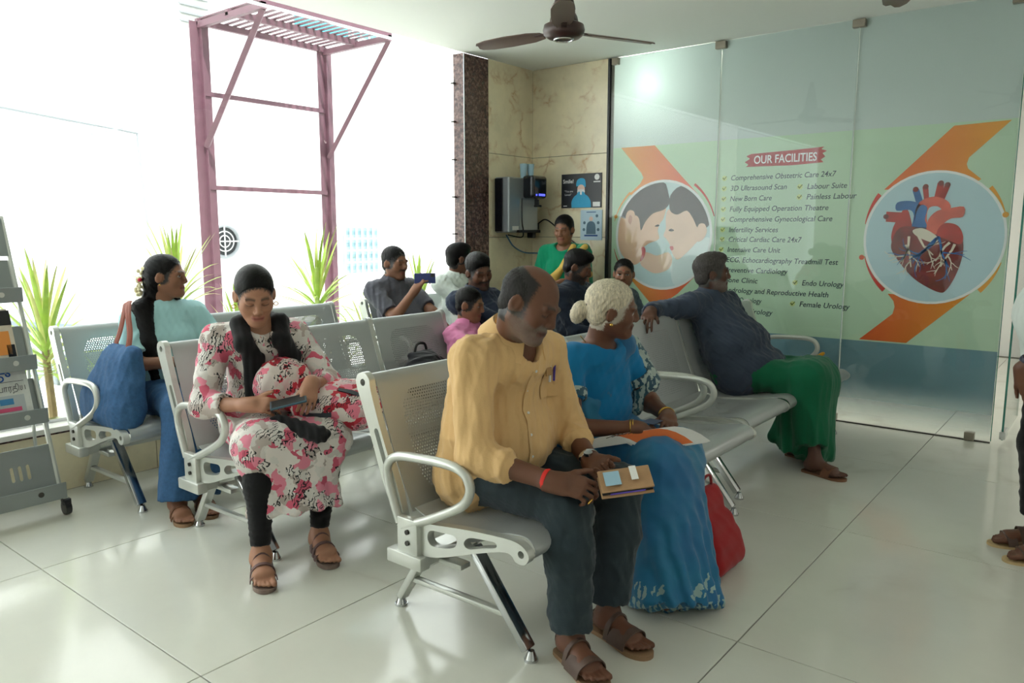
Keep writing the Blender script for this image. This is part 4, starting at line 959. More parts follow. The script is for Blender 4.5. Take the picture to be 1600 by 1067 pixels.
def hairmesh(name, parent, loc, c, R, s, mat, style, vox=.006, amp=.002, seed=0, extra=None):
    F = Fig(vox); P = lambda x, y, z: c+R@(np.array((x, y, z))*s)
    e = lambda ctr, r, k=.02, op='+': F.ell(P(*ctr), np.array(r)*s, R, k*s, op)
    if style == 'bald':      # ring of hair round the back and sides
        e((-.022, 0, .03), (.0985, .0775, .082)); e((-.05, 0, -.03), (.056, .062, .05))
        e((.03, 0, .125), (.115, .072, .075), .02, '-'); e((.135, 0, .0), (.13, .13, .2), .02, '-')
    elif style == 'short':
        e((-.02, 0, .042), (.1015, .0805, .087)); e((-.05, 0, -.025), (.058, .066, .055)); e((.03, 0, .092), (.06, .06, .036), .03)
        e((.165, 0, -.065), (.15, .14, .15), .016, '-'); e((.06, 0, -.09), (.1, .12, .07), .016, '-')
    elif style == 'crop':
        e((-.02, 0, .04), (.0985, .0785, .0845)); e((-.05, 0, -.025), (.055, .064, .055))
        e((.165, 0, -.06), (.148, .14, .15), .016, '-'); e((.06, 0, -.09), (.1, .12, .07), .016, '-')
    elif style in ('back', 'bun'):
        e((-.02, 0, .038), (.1015, .08, .085)); e((-.05, 0, -.015), (.062, .072, .07))
        e((.17, 0, -.055), (.16, .15, .155), .016, '-'); e((.07, 0, -.1), (.1, .12, .09), .016, '-')
        if style == 'bun': e((-.115, 0, -.035), (.042, .05, .045), .012)
    F.cap(P(-.012, .079, -.008), P(-.012, .1, -.008), .021*s, .021*s, .004, op='-'); F.cap(P(-.012, -.079, -.008), P(-.012, -.1, -.008), .021*s, .021*s, .004, op='-')
    if extra: extra(F, P)
    st = (3, 3, .8); f1 = folds(amp*1.4, .03, seed, st); f2 = folds(amp*.7, .012, seed+1, st)
    return fobj(name, F, mat, parent, loc, lambda v, n: f1(v, n)+f2(v, n))
# ---- materials for people
def skinmat(name): return M(name, (1, 1, 1, 1), .48, attr='Col', noise=(18, .06), spec=.4)
m_skin = skinmat('skin')
def hairm(name, col, rough=.4): return M(name, col, rough, noise=(60, .35), bump=(140, .25), stretch=(3, 3, .5), spec=.18)
m_hairb = hairm('black_hair', srgb(14, 12, 12), .42); m_hairg = hairm('salt_pepper_hair', srgb(74, 70, 68), .5); m_hairw = hairm('white_hair', srgb(206, 196, 172), .5); m_hairt = hairm('grey_thin_hair', srgb(34, 31, 30), .55)
def cloth(name, col, rough=.85, nz=(6, .07), bp=(260, .12)): return M(name, col, rough, noise=nz, bump=bp, sheen=.15, spec=.25)
SK = {'dark': srgb(108, 70, 52), 'mid': srgb(140, 96, 72), 'deep': srgb(92, 60, 46), 'light': srgb(172, 124, 98)}
LIP = {'dark': srgb(98, 56, 48), 'mid': srgb(138, 74, 66), 'deep': srgb(84, 50, 44), 'light': srgb(166, 88, 80)}
def torso(F, J, e=0., b=1., belly=.0, bust=0.):
    """pelvis to shoulders; J: pel, che, nb, shL, shR (+facing fw)"""
    lat = unit(J['shL']-J['shR']); fw = J['fw']
    F.cap(J['hpL'], J['hpR'], .1*b+e, None, .05)
    mid = (J['pel']+J['che'])/2+fw*(.01+belly*.5)
    F.cap(J['pel']+V3(0, 0, .02), mid, .108*b+e, (.106+belly)*b+e, .06, 1.28, lat)
    F.cap(mid, J['che'], (.106+belly)*b+e, .112*b+e, .06, 1.3, lat)
    F.cap(J['che'], J['nb']-V3(0, 0, .06), .112*b+e, .085*b+e, .05, 1.35, lat)
    F.cap(J['shL']-lat*.015, J['shR']+lat*.015, .052*b+e, None, .06)
    F.cap(J['nb']-V3(0, 0, .03), J['shL']-lat*.03, .045*b+e, .045*b+e, .05); F.cap(J['nb']-V3(0, 0, .03), J['shR']+lat*.03, .045*b+e, .045*b+e, .05)
    if bust:
        for sg in (-1, 1): F.ell(J['che']+fw*(.075)+lat*sg*.065+V3(0, 0, .0), (.06*bust+e, .06*bust+e, .065*bust+e), None, .04)
def arm(F, J, sd, e=0., b=1., upper=True, fore=1., k=.03, flat=None, e2=None):
    sh, el, wr = J['sh'+sd], J['el'+sd], J['wr'+sd]
    if upper: F.cap(sh, el, .05*b+e, .041*b+e, k, flat=(flat if fore == 0 else None))
    if fore: F.cap(el, el+(wr-el)*fore, .041*b+(e if e2 is None else e2), (.041+(.027-.041)*fore)*b+(e if e2 is None else e2), k, flat=flat)
def leg(F, J, sd, e=0., b=1., shin=1., k=.04, e2=None, flat=None):
    hp, kn, an = J['hp'+sd], J['kn'+sd], J['an'+sd]
    F.cap(hp, kn, .083*b+e, .058*b+e, k); q = kn+(an-kn)*.35
    e2 = e if e2 is None else e2
    F.cap(kn, q, .056*b+e, .056*b+e+(e2-e)*.35, k); 
    end = kn+(an-kn)*shin
    F.cap(q, end, .056*b+e+(e2-e)*.35, .037*b+e2, k, flat=flat)
def bodybase(F, J, b=1.):
    torso(F, J, -.008, b)
    for sd in 'LR': arm(F, J, sd, 0, b); leg(F, J, sd, -.006, b)
def J_(**k):
    J = {a: np.array(v, float) for a, v in k.items()}; J['fw'] = unit(J['fw'])
    return J
def person(J, label, group=None, vox=.0065, b=1., skin='dark', hs=1., hR=None, face={}, hands={}, feet=True, footd=None, fem=False, neck=.052, jaw=1.):
    F = Fig(vox); bodybase(F, J, b)
    head(F, J['hd'], hR, hs, J['nb']-V3(0, 0, .02), neck, fem, jaw)
    tips = {}
    for sd, (d, up, side, curls, th) in hands.items(): tips[sd] = hand(F, J['wr'+sd], d, up, side, curls, .98 if not fem else .9, th)
    if feet:
        for sd in 'LR':
            t = foot(F, J['an'+sd], footd[sd] if isinstance(footd, dict) else (footd if footd is not None else J['fw'])); toes(F, t)
    loc = V3(J['pel'][0], J['pel'][1], 0)
    o = fobj('person', F, m_skin, None, loc, None, facecol(J['hd'], hR, hs, SK[skin], LIP[skin], **face))
    tag(o, label, 'person', group)
    return o, loc, tips
# ================================================================ the people themselves

def onsurf(o, org, d, off=.002):
    me = o.data; b = BVHTree.FromPolygons([v.co[:] for v in me.vertices], [p.vertices[:] for p in me.polygons])
    base = Vector(o.parent.location if o.parent else o.location); h = b.ray_cast(Vector(org)-base, Vector(d).normalized())
    if h[0] is None: return None, None
    return h[0]+h[1]*off, h[1]
def ribbon(name, pts, nrm, w, th, mat, parent, loc=(0, 0, 0)):
    """flat band through pts; nrm = outward normals"""
    bm = B(); rows = []; P = [Vector(p)-Vector(loc) for p in pts]
    for i, p in enumerate(P):
        t = (P[min(i+1, len(P)-1)]-P[max(i-1, 0)]).normalized(); n = Vector(nrm[i] if isinstance(nrm, list) else nrm).normalized(); s = t.cross(n).normalized(); ww = w[i] if isinstance(w, list) else w
        rows.append([bm.verts.new(p+s*a*ww/2+n*b*th) for a, b in ((-1, 0), (1, 0), (1, 1), (-1, 1))])
    for A, C in zip(rows, rows[1:]):
        for k in range(4): bm.faces.new((A[k], A[(k+1) % 4], C[(k+1) % 4], C[k]))
    bm.faces.new(rows[0]); bm.faces.new(rows[-1][::-1])
    return obj(name, bm, mat, parent, smooth=50)
def collar(parent, loc, nb, R, mat, r=.066, h=.045, gap=35):
    bm = B(); rows = []; c = np.array(nb)-np.array(loc)
    for i in range(21):
        a = math.radians(gap+(360-2*gap)*i/20); k = abs(i-10)/10
        def q(rr, z): return Vector(c+R@np.array((math.cos(a)*rr*1.0, math.sin(a)*rr*1.08, z-.004*math.cos(a))))
        rows.append([bm.verts.new(q(r-.006, .024)), bm.verts.new(q(r+.002, .03)), bm.verts.new(q(r+.034+.012*k, -.022-.026*k)), bm.verts.new(q(r+.026+.012*k, -.028-.026*k))])
    for A, C in zip(rows, rows[1:]):
        for k in range(4): bm.faces.new((A[k], A[(k+1) % 4], C[(k+1) % 4], C[k]))
    bm.faces.new(rows[0]); bm.faces.new(rows[-1][::-1])
    return obj('collar', bm, mat, parent, smooth=50)
def ring(name, parent, loc, c, ax, r, t, mat, sq=1., n=18, h=None):
    ax = unit(ax); u = unit(np.cross(ax, (0, .3, 1))); v = np.cross(ax, u); c = np.array(c)-np.array(loc)
    return obj(name, tube(B(), [c+u*math.cos(a)*r+v*math.sin(a)*r*sq for a in np.linspace(0, 2*math.pi, n, endpoint=False)], t, 6, True, flat=None if h is None else (t, h)), mat, parent, smooth=60)
def obox(name, c, ax, ay, s, mat, parent=None, loc=(0, 0, 0), bev=.003):
    ax = unit(ax); ay = np.array(ay, float); ay = unit(ay-ax*(ay@ax)); az = np.cross(ax, ay)
    return obj(name, box(B(), Vector(np.array(c)-np.array(loc)), s, Matrix(np.stack([ax, ay, az], 1).tolist()), bev), mat, parent)
m_gold = M('gold', srgb(214, 170, 84), .25, 1.); m_pocket = M('paper_white', srgb(235, 235, 230), .7)
def pleats(kd, zt, zb, amp, lam, base):
    kd = unit(kd)
    def fn(v, n): t = np.clip((zt-v[:, 2])/(zt-zb), 0, 1); return base(v, n)+t*amp*np.sin((v@kd)*2*math.pi/lam+2*np.sin(v[:, 2]*4+v[:, 0]*9))
    return fn
# ---------------------------------------------------------------- man in the cream shirt
J = J_(fw=(1, -.1, 0), pel=(-1.79, 2.12, .535), che=(-1.76, 2.12, .83), nb=(-1.66, 2.09, 1.015), hd=(-1.535, 2.03, 1.16), shL=(-1.66, 2.29, .955), shR=(-1.70, 1.915, .965), hpL=(-1.79, 2.22, .53), hpR=(-1.79, 2.02, .53), knL=(-1.31, 2.26, .515), knR=(-1.35, 1.99, .515), anL=(-1.30, 2.17, .095), anR=(-1.31, 1.955, .095), wrR=(-1.345, 1.905, .615), wrL=(-1.385, 2.19, .602))
J['elR'] = ik(J['shR'], J['wrR'], .32, .29, (-1.9, 1.7, .4)); J['elL'] = ik(J['shL'], J['wrL'], .31, .27, (-1.8, 2.6, .5))
hR = rotm(6, 25, -8)
cr, loc, _ = person(J, 'seated man in cream shirt and dark trousers looking at a phone wallet', vox=.005, b=1.06, skin='dark', hs=1.03, hR=hR, jaw=1.08, neck=.06,
    face=dict(eyes='down', beard=(.24, .21, .18), bstr=.4, stache=.75, style='bald'), footd={'L': (.95, -.25), 'R': (.9, -.42)},
    hands={'R': ((.85, .42, -.12), (.25, -.6, .7), 1, ((30, 40, 25), (35, 45, 25), (40, 50, 25), (45, 50, 30)), (.75, .5, .1)),
           'L': ((.8, -.48, -.08), (.25, .6, -.6), -1, ((25, 30, 20), (28, 35, 20), (30, 40, 20), (35, 40, 20)), (.85, .5, .1))})
m_cream = cloth('cream_shirt_cotton', srgb(228, 188, 132)); m_trou = cloth('dark_slate_trousers', srgb(44, 56, 62), nz=(4, .12))
F = Fig(.007); torso(F, J, .018, 1.08, .035)
for sd in 'LR':
    el, wr, sh = J['el'+sd], J['wr'+sd], J['sh'+sd]; F.cap(sh, el, .075, .062, .04); F.cap(el, el+(wr-el)*.38, .062, .056, .03); F.cap(el+(wr-el)*.22, el+(wr-el)*.45, .06, .061, .006, flat='ab')
F.ell((-1.70, 2.12, .62), (.15, .17, .09), None, .05); F.cap((-1.79, 2.24, .53), (-1.79, 2.0, .53), .125, .125, .05)
F.ell(J['nb']+V3(.075, -.01, .02), (.06, .055, .09), None, .01, '-')
sh_ = fobj('shirt', F, m_cream, cr, loc, fold2(.013, .12, 3, (1, 1, .7)))
F = Fig(.008); leg(F, J, 'L', .014, 1.05, .93, e2=.035, flat='b'); leg(F, J, 'R', .014, 1.05, .95, e2=.035, flat='b'); F.cap(J['hpL'], J['hpR'], .115, None, .05)
fobj('trousers', F, m_trou, cr, loc, fold2(.01, .11, 5, (1, 1, .7)))
hairmesh('hair', cr, loc, J['hd'], hR, 1.03, m_hairt, 'bald', .005, .0025)
collar(cr, loc, J['nb']+V3(.012, 0, .032), rotm(-4, 24), m_cream, .086, gap=26)
for i in range(5):
    p, n = onsurf(sh_, (-1.2, 2.09-.004*i, .92-.075*i), (-1, 0, .0))
    if p: obj('button', cyl(B(), p, p+n*.002, .005, seg=10), m_pocket, cr)
P_ = [onsurf(sh_, (-1.2, 2.075-.003*i, .955-.035*i), (-1, .05, .0), .001) for i in range(11)]; P_ = [q for q in P_ if q[0]]
if len(P_) > 3: ribbon('placket', [q[0] for q in P_], [q[1] for q in P_], .03, .002, m_cream, cr)
G = [[onsurf(sh_, (-1.2, 2.175+.09*a, .80+.1*b_), (-1, 0, 0), .002) for a in (0, .33, .66, 1)] for b_ in (0, .25, .5, .75, 1)]
if all(q[0] for r in G for q in r):
    bm = B(); vs = [[bm.verts.new(q[0]) for q in r] for r in G]; v2 = [[bm.verts.new(q[0]+q[1]*.003) for q in r] for r in G]
    for i in range(4):
        for j in range(3): bm.faces.new((v2[i][j], v2[i][j+1], v2[i+1][j+1], v2[i+1][j]))
    for i in range(4):
        for j in (0, 3): bm.faces.new((vs[i][j], vs[i+1][j], v2[i+1][j], v2[i][j]))
    obj('shirt_pocket', bm, m_cream, cr, smooth=50)
    top = G[4]; m_pur = M('pen_purple', srgb(70, 50, 150), .3)
    for k, mm in ((1, m_pocket), (2, m_pur)): p, n = top[k]; obj('pen', cyl(B(), p+n*.006-Vector((0, 0, .035)), p+n*.006+Vector((0, .004, .022)), .0045, seg=8), mm, cr)
    p, n = top[0]; obj('pocket_card', box(B(), p+n*.005+Vector((0, .012, .006)), (.003, .03, .03)), M('card_tan', srgb(170, 130, 80), .6), cr)
ring('watch_strap', cr, loc, J['wrL']+(J['elL']-J['wrL'])*.12, J['wrL']-J['elL'], .035, .0035, m_chrome, .9, h=.009)
obj('watch_case', cyl(B(), Vector(J['wrL']-loc)+Vector((-.01, -.012, .03)), Vector(J['wrL']-loc)+Vector((-.01, -.014, .04)), .016), m_chrome, cr)
ring('red_thread', cr, loc, J['wrR']+(J['elR']-J['wrR'])*.1, J['wrR']-J['elR'], .034, .0045, M('red_thread', srgb(220, 40, 30), .7), .95, h=.008)
m_sand = M('brown_leather', srgb(92, 72, 62), .55, noise=(20, .15)); m_sole = M('sandal_sole', srgb(150, 118, 88), .7)
for sd, d in (('L', (.95, -.25)), ('R', (.9, -.42))): sandal(cr, loc, J['an'+sd], d, m_sand, m_sole, 1.04, ((.085, .075), (.035, .02)), thick=.02)
ph = empty('phone_wallet', (-1.165, 2.035, .622), 0, 'tan leather phone wallet in the hands of the man in cream', 'phone')
a_, b__ = (.72, .62, .12), (-.5, .55, .45)
m_tan = M('tan_leather', srgb(178, 140, 100), .5, noise=(30, .08))
obox('cover', (0, 0, .008), a_, b__, (.165, .088, .006), m_tan, ph); obox('phone_body', (0, 0, -.002), a_, b__, (.16, .08, .009), m_black, ph); obox('back_cover', (0, 0, -.011), a_, b__, (.165, .088, .005), m_tan, ph)
n_ = unit(np.cross(a_, b__)); a2 = unit(a_); b2 = unit(np.array(b__)-a2*(np.array(b__)@a2))
obox('clear_window', n_*.0115-a2*.042+V3(0, 0, .008), a_, b__, (.05, .055, .001), M('id_window', srgb(160, 196, 214), .2), ph, bev=0); obox('paper_slip', n_*.0115+a2*.028+b2*.012+V3(0, 0, .008), a_, b__, (.022, .055, .001), m_pocket, ph, bev=0)
obox('screen_glow', -b2*.0405-V3(0, 0, .002), a_, b__, (.11, .001, .006), M('screen_violet', srgb(120, 100, 220), .2), ph, bev=0)
ring('finger_ring', cr, loc, J['wrR']+V3(.115, .03, -.045), (.7, .2, -.6), .0105, .002, m_gold)
# ---------------------------------------------------------------- elderly woman in the blue saree
J = J_(fw=(1, -.12, 0), pel=(-1.76, 2.74, .535), che=(-1.74, 2.72, .77), nb=(-1.69, 2.70, .93), hd=(-1.612, 2.685, 1.085), shL=(-1.67, 2.865, .885), shR=(-1.74, 2.545, .875), hpL=(-1.76, 2.84, .53), hpR=(-1.76, 2.64, .53), knL=(-1.35, 2.775, .515), knR=(-1.34, 2.60, .515), anL=(-1.36, 2.62, .09), anR=(-1.35, 2.49, .09), wrR=(-1.43, 2.575, .64), wrL=(-1.41, 2.80, .645))
J['elR'] = ik(J['shR'], J['wrR'], .28, .245, (-1.75, 2.3, .5)); J['elL'] = ik(J['shL'], J['wrL'], .27, .24, (-1.6, 3.1, .5))
hR = rotm(36, 7, 8)
ol, loc, _ = person(J, 'elderly woman with white hair in a bun, blue saree, turned away in profile', vox=.0055, b=.96, skin='dark', hs=.99, hR=hR, fem=True, face=dict(eyes='open', brow=(.2, .18, .16), style='back', hcol=(.5, .46, .38)), footd=(.9, -.3),
    hands={'R': ((.6, .75, -.25), (.2, -.2, .95), 1, (20, 30, 20), (.6, .6, -.3)), 'L': ((.5, -.85, -.1), (.3, 0, .95), -1, (25, 35, 20), (.6, .6, -.3))})
def saree(name, base, seedcol, border, zt):
    m, nt, b = nodes(name); L = nt.links.new; b.inputs['Roughness'].default_value = .6; b.inputs['Sheen Weight'].default_value = .2
    tc = N(nt, 'ShaderNodeTexCoord'); sp = N(nt, 'ShaderNodeSeparateXYZ'); L(tc.outputs['Object'], sp.inputs[0])
    n = N(nt, 'ShaderNodeTexNoise', inp={'Scale': 5., 'Detail': 3.}); L(tc.outputs['Object'], n.inputs[0]); r = ramp(nt, [(.35, base), (.65, seedcol)]); L(n.outputs[0], r.inputs[0])
    v = N(nt, 'ShaderNodeTexVoronoi', inp={'Scale': 9., 'Randomness': .35}); L(tc.outputs['Object'], v.inputs['Vector'])
    wv = N(nt, 'ShaderNodeTexWave', wave_type='RINGS', inp={'Scale': 26., 'Distortion': 4., 'Detail': 2.}); L(v.outputs['Position'], wv.inputs[0])
    wv2 = N(nt, 'ShaderNodeTexWave', inp={'Scale': 12., 'Distortion': 6., 'Detail': 2., 'Detail Scale': 3.}); L(tc.outputs['Object'], wv2.inputs[0])
    near = N(nt, 'ShaderNodeMath', operation='LESS_THAN', inp={1: .36}); L(v.outputs['Distance'], near.inputs[0])
    hi = N(nt, 'ShaderNodeMath', operation='GREATER_THAN', inp={1: .55}); L(wv2.outputs[1], hi.inputs[0])
    mot = N(nt, 'ShaderNodeMath', operation='MULTIPLY'); L(near.outputs[0], mot.inputs[0]); L(hi.outputs[0], mot.inputs[1])
    zz = N(nt, 'ShaderNodeMath', operation='LESS_THAN', inp={1: zt}); L(sp.outputs[2], zz.inputs[0])
    zb = N(nt, 'ShaderNodeMath', operation='LESS_THAN', inp={1: zt*.42}); L(sp.outputs[2], zb.inputs[0])
    st = N(nt, 'ShaderNodeMath', operation='MULTIPLY'); L(zb.outputs[0], st.inputs[0]); L(hi.outputs[0], st.inputs[1])
    mm = N(nt, 'ShaderNodeMath', operation='MULTIPLY'); L(mot.outputs[0], mm.inputs[0]); L(zz.outputs[0], mm.inputs[1])
    mx0 = N(nt, 'ShaderNodeMath', operation='MAXIMUM'); L(mm.outputs[0], mx0.inputs[0]); L(st.outputs[0], mx0.inputs[1])
    mx = N(nt, 'ShaderNodeMix', data_type='RGBA'); L(mx0.outputs[0], mx.inputs[0]); L(r.outputs[0], mx.inputs[6]); mx.inputs[7].default_value = border; L(mx.outputs[2], b.inputs['Base Color'])
    return m
m_sar = saree('blue_saree_silk', srgb(18, 98, 148), srgb(14, 112, 150), srgb(150, 180, 176), .17)
m_blouse = cloth('blue_blouse', srgb(16, 118, 172)); m_bord = saree('saree_border', srgb(22, 66, 92), srgb(40, 90, 100), srgb(170, 186, 178), 5.)
F = Fig(.007); torso(F, J, .012, .98, .02, .8)
for sd in 'LR': F.cap(J['sh'+sd], J['sh'+sd]+(J['el'+sd]-J['sh'+sd])*.6, .066, .06, .03, flat='b')
F.ell(J['nb']+V3(.03, 0, .045), (.075, .08, .075), None, .01, '-'); F.ell(J['nb']+V3(-.03, -.02, .065), (.1, .1, .085), None, .015, '-')
fobj('blouse', F, m_blouse, ol, loc, folds(.005, .08, 8))
for sd in 'LR': q = J['sh'+sd]+(J['el'+sd]-J['sh'+sd])*.52; ring('sleeve_border', ol, loc, q, J['el'+sd]-J['sh'+sd], .0665, .004, m_bord, 1., h=.022)
F = Fig(.008); F.cap(J['hpL'], J['hpR'], .13, None, .06); F.cap(J['pel']+V3(.02, 0, .05), J['che']+V3(.03, .02, -.08), .125, .115, .05, 1.25, (0, 1, 0))
F.cap(J['hpR']+V3(.05, -.03, .14), J['shL']+V3(.03, -.05, .03), .08, .055, .05); F.cap(J['shL']+V3(.02, -.02, .035), J['shL']+V3(-.06, .0, .02), .05, .05, .03); F.cap(J['shL']+V3(-.04, .01, .01), J['shL']+V3(-.1, .02, -.3), .06, .07, .03)
for sd in 'LR': F.cap(J['hp'+sd], J['kn'+sd], .098, .084, .06); F.cap(J['kn'+sd], V3(-1.27, J['an'+sd][1], .1), .085, .1, .06)
F.cap((-1.35, 2.77, .5), (-1.34, 2.6, .5), .08, .085, .06); F.cap((-1.33, 2.67, .45), (-1.2, 2.5, .012), .11, .155, .07, 1.2, (.2, 1, 0), flat='b')
fobj('saree', F, m_sar, ol, loc, pleats((.5, 1, 0), .45, .05, .012, .055, folds(.009, .1, 9, (1, 1, .5))))
F = Fig(.007); F.cap(J['shL']+V3(.02, .02, .03), J['shL']+V3(.07, .1, -.16), .04, .055, .02, 1.5, (.3, 1, 0), flat='b'); F.cap(J['shL']+V3(.07, .1, -.16), J['shL']+V3(.05, .04, -.26), .05, .03, .03)
fobj('saree_end', F, m_bord, ol, loc, folds(.008, .07, 2))
def bun(F, P): F.ell(P(-.128, 0, -.018), (.036, .038, .036), None, .004); F.ell(P(-.142, 0, -.048), (.028, .032, .034), None, .02)
hairmesh('hair', ol, loc, J['hd'], hR, .99, m_hairw, 'back', .005, .003, 4, bun)
ring('hair_tie', ol, loc, J['hd']+hR@V3(-.105, 0, .0), hR@V3(1, 0, .1), .024, .007, m_black)
obj('earring', sph(B(), Vector(J['hd']+hR@V3(-.005, -.09, -.045)-loc), .007, 10), m_gold, ol); 
ribbon('neck_chain', [J['nb']+V3(-.04+.07*math.sin(a)*1.2, -.075*math.cos(a), .04-.085*math.sin(a)) for a in np.linspace(0, math.pi, 12)], (.7, 0, .6), .004, .003, m_gold, ol, loc)
for sd in 'LR':
    for k in (.06, .1): ring('bangle', ol, loc, J['wr'+sd]+(J['el'+sd]-J['wr'+sd])*k, J['wr'+sd]-J['el'+sd], .034, .0025, m_gold)
mg = empty('magazine', (-1.41, 2.56, .575), 0, 'open magazine with orange cover on the lap of the woman in blue', 'magazine')
for i, (dz, dx) in enumerate(((0, 0), (.006, .01))):
    bm = B(); g = []
    for k in range(9): t = k/8-.5; g.append([bm.verts.new((.1*sx+dx+.22*t, -.14*sx*.3+.3*t*.55+sx*.12, dz+.05-.22*t*t+z+.02*sx)) for sx, z in ((-1, 0), (1, 0), (1, .004), (-1, .004))])
    for A, C in zip(g, g[1:]):
        for q in range(4): bm.faces.new((A[q], A[(q+1) % 4], C[(q+1) % 4], C[q]))
    bm.faces.new(g[0]); bm.faces.new(g[-1][::-1]); me_ = obj('page', bm, m_pocket, mg)
bm = B(); g = []
for k in range(5): t = k/8; g.append([bm.verts.new((.1*sx+.01+.22*t, -.14*sx*.3+.3*t*.55+sx*.12, .0615-.22*t*t+.02*sx)) for sx in (-.9, .5)])
for A, C in zip(g, g[1:]): bm.faces.new((A[0], A[1], C[1], C[0]))
obj('orange_print', bm, M('mag_orange', srgb(232, 120, 60), .5), mg); obj('photo_print', box(B(), (.0, .1, .078), (.06, .08, .001)), M('mag_photo', srgb(70, 80, 110), .5), mg)
for i in range(5): obj('print_line', box(B(), (-.07+.012*i, -.08+.02*i, .046+.002*i), (.004, .09, .001)), m_ink, mg)
rb = Fig(.007)
for z_, r_, y0_, y1_, x_ in ((.06, .05, 2.80, 3.0, -1.19), (.14, .046, 2.79, 2.98, -1.2), (.22, .038, 2.78, 2.95, -1.22), (.3, .028, 2.77, 2.92, -1.24), (.35, .02, 2.77, 2.9, -1.25)): rb.cap((x_, y0_, z_), (x_, y1_, z_), r_, r_, .06)
rbo = tag(fobj('red_bag', rb, cloth('red_bag_fabric', srgb(158, 30, 34)), None, (-1.2, 2.88, 0), folds(.004, .12, 2)), 'red cloth bag standing on the floor beside the blue saree', 'bag')
obj('handle', tube(B(), smoothpath([(-.05, -.09, .35), (-.05, -.07, .41), (-.05, -.01, .41), (-.05, .01, .35)], 5), .006, 6), M('red_strap', srgb(140, 26, 30), .7), rbo)
# ---------------------------------------------------------------- man in navy shirt and green wrap
J = J_(fw=(1, -.05, 0), pel=(-1.84, 4.62, .535), che=(-1.98, 4.60, .82), nb=(-2.05, 4.58, .99), hd=(-2.03, 4.575, 1.135), shL=(-2.0, 4.77, .93), shR=(-2.09, 4.40, .94), hpL=(-1.84, 4.72, .53), hpR=(-1.84, 4.52, .53), knL=(-1.42, 4.78, .53), knR=(-1.40, 4.58, .53), anL=(-1.50, 4.74, .09), anR=(-1.31, 4.47, .09), wrR=(-2.17, 4.04, .925), wrL=(-1.80, 4.72, .72))
J['elR'] = ik(J['shR'], J['wrR'], .24, .2, (-2.4, 4.2, .85)); J['elL'] = ik(J['shL'], J['wrL'], .3, .26, (-2.0, 5.1, .7))
hR = rotm(34, -3, 2)
lm, loc, _ = person(J, 'man in navy shirt and green wrap sitting sideways with his arm along the seat back', b=1.04, skin='deep', hs=1.02, hR=hR, jaw=1.05, face=dict(eyes='open', beard=(.3, .29, .28), bstr=.3, stache=.9, style='short', hcol=(.06, .055, .05)), footd=(1, -.25),
    hands={'R': ((.25, -.85, -.3), (.1, -.3, .95), 1, (20, 35, 20), (.7, .5, -.2)), 'L': ((.6, -.5, -.2), (0, .2, .9), -1, (20, 30, 20), (.7, .5, -.3))})
m_navy = cloth('navy_shirt_cotton', srgb(58, 68, 84)); m_lun = cloth('green_wrap_cotton', srgb(8, 96, 64))
F = Fig(.008); torso(F, J, .018, 1.06, .05)
arm(F, J, 'R', .022, 1.05, True, .9, flat='b'); arm(F, J, 'L', .022, 1.05, True, .5, flat='b'); F.cap(J['pel']+V3(0, .09, -.02), J['pel']+V3(.03, -.1, -.02), .155, .15, .05); F.ell((-1.72, 4.62, .6), (.15, .19, .095), None, .05)
fobj('shirt', F, m_navy, lm, loc, fold2(.013, .11, 6)); collar(lm, loc, J['nb']+V3(.01, 0, .02), rotm(10, 5), m_navy, .07)
F = Fig(.009); F.cap(J['hpL'], J['hpR'], .125, None, .05)
for sd in 'LR': F.cap(J['hp'+sd], J['kn'+sd], .115, .095, .09)
F.cap(J['knL'], J['knR'], .095, .095, .09); F.cap((-1.42, 4.68, .47), (-1.42, 4.6, .07), .13, .12, .09, 1.35, (.6, .8, 0), flat='b'); F.cap((-1.5, 4.72, .4), (-1.6, 4.72, .12), .1, .07, .09); F.cap(J['knR'], J['anR']+V3(-.02, 0, .07), .095, .09, .07, flat='b'); F.cap(J['knR']+V3(.0, .05, -.05), (-1.36, 4.62, .1), .1, .1, .07)
fobj('green_wrap', F, m_lun, lm, loc, pleats((1, .5, 0), .5, .05, .01, .08, folds(.012, .13, 3, (1, 1, .5))))
hairmesh('hair', lm, loc, J['hd'], hR, 1.02, m_hairg, 'short', .006, .004, 5)
m_slip = M('brown_slipper', srgb(110, 70, 46), .6, noise=(20, .1))
for sd in 'LR': sandal(lm, loc, J['an'+sd], (1, -.25), m_slip, M('slipper_sole', srgb(120, 82, 56), .7), 1.02, ((.09, .05),), thick=.018, back=False)
yb = Fig(.008); yb.ell((-1.62, 5.12, .50), (.12, .09, .075), None, .05); yb.cap((-1.55, 5.12, .55), (-1.5, 5.16, .6), .03, .012, .03)
tag(fobj('yellow_bag', yb, cloth('yellow_bag_cloth', srgb(206, 150, 44)), None, (-1.62, 5.12, .43), folds(.008, .06, 2)), 'small yellow bag on the seat beyond the man in the green wrap', 'bag')
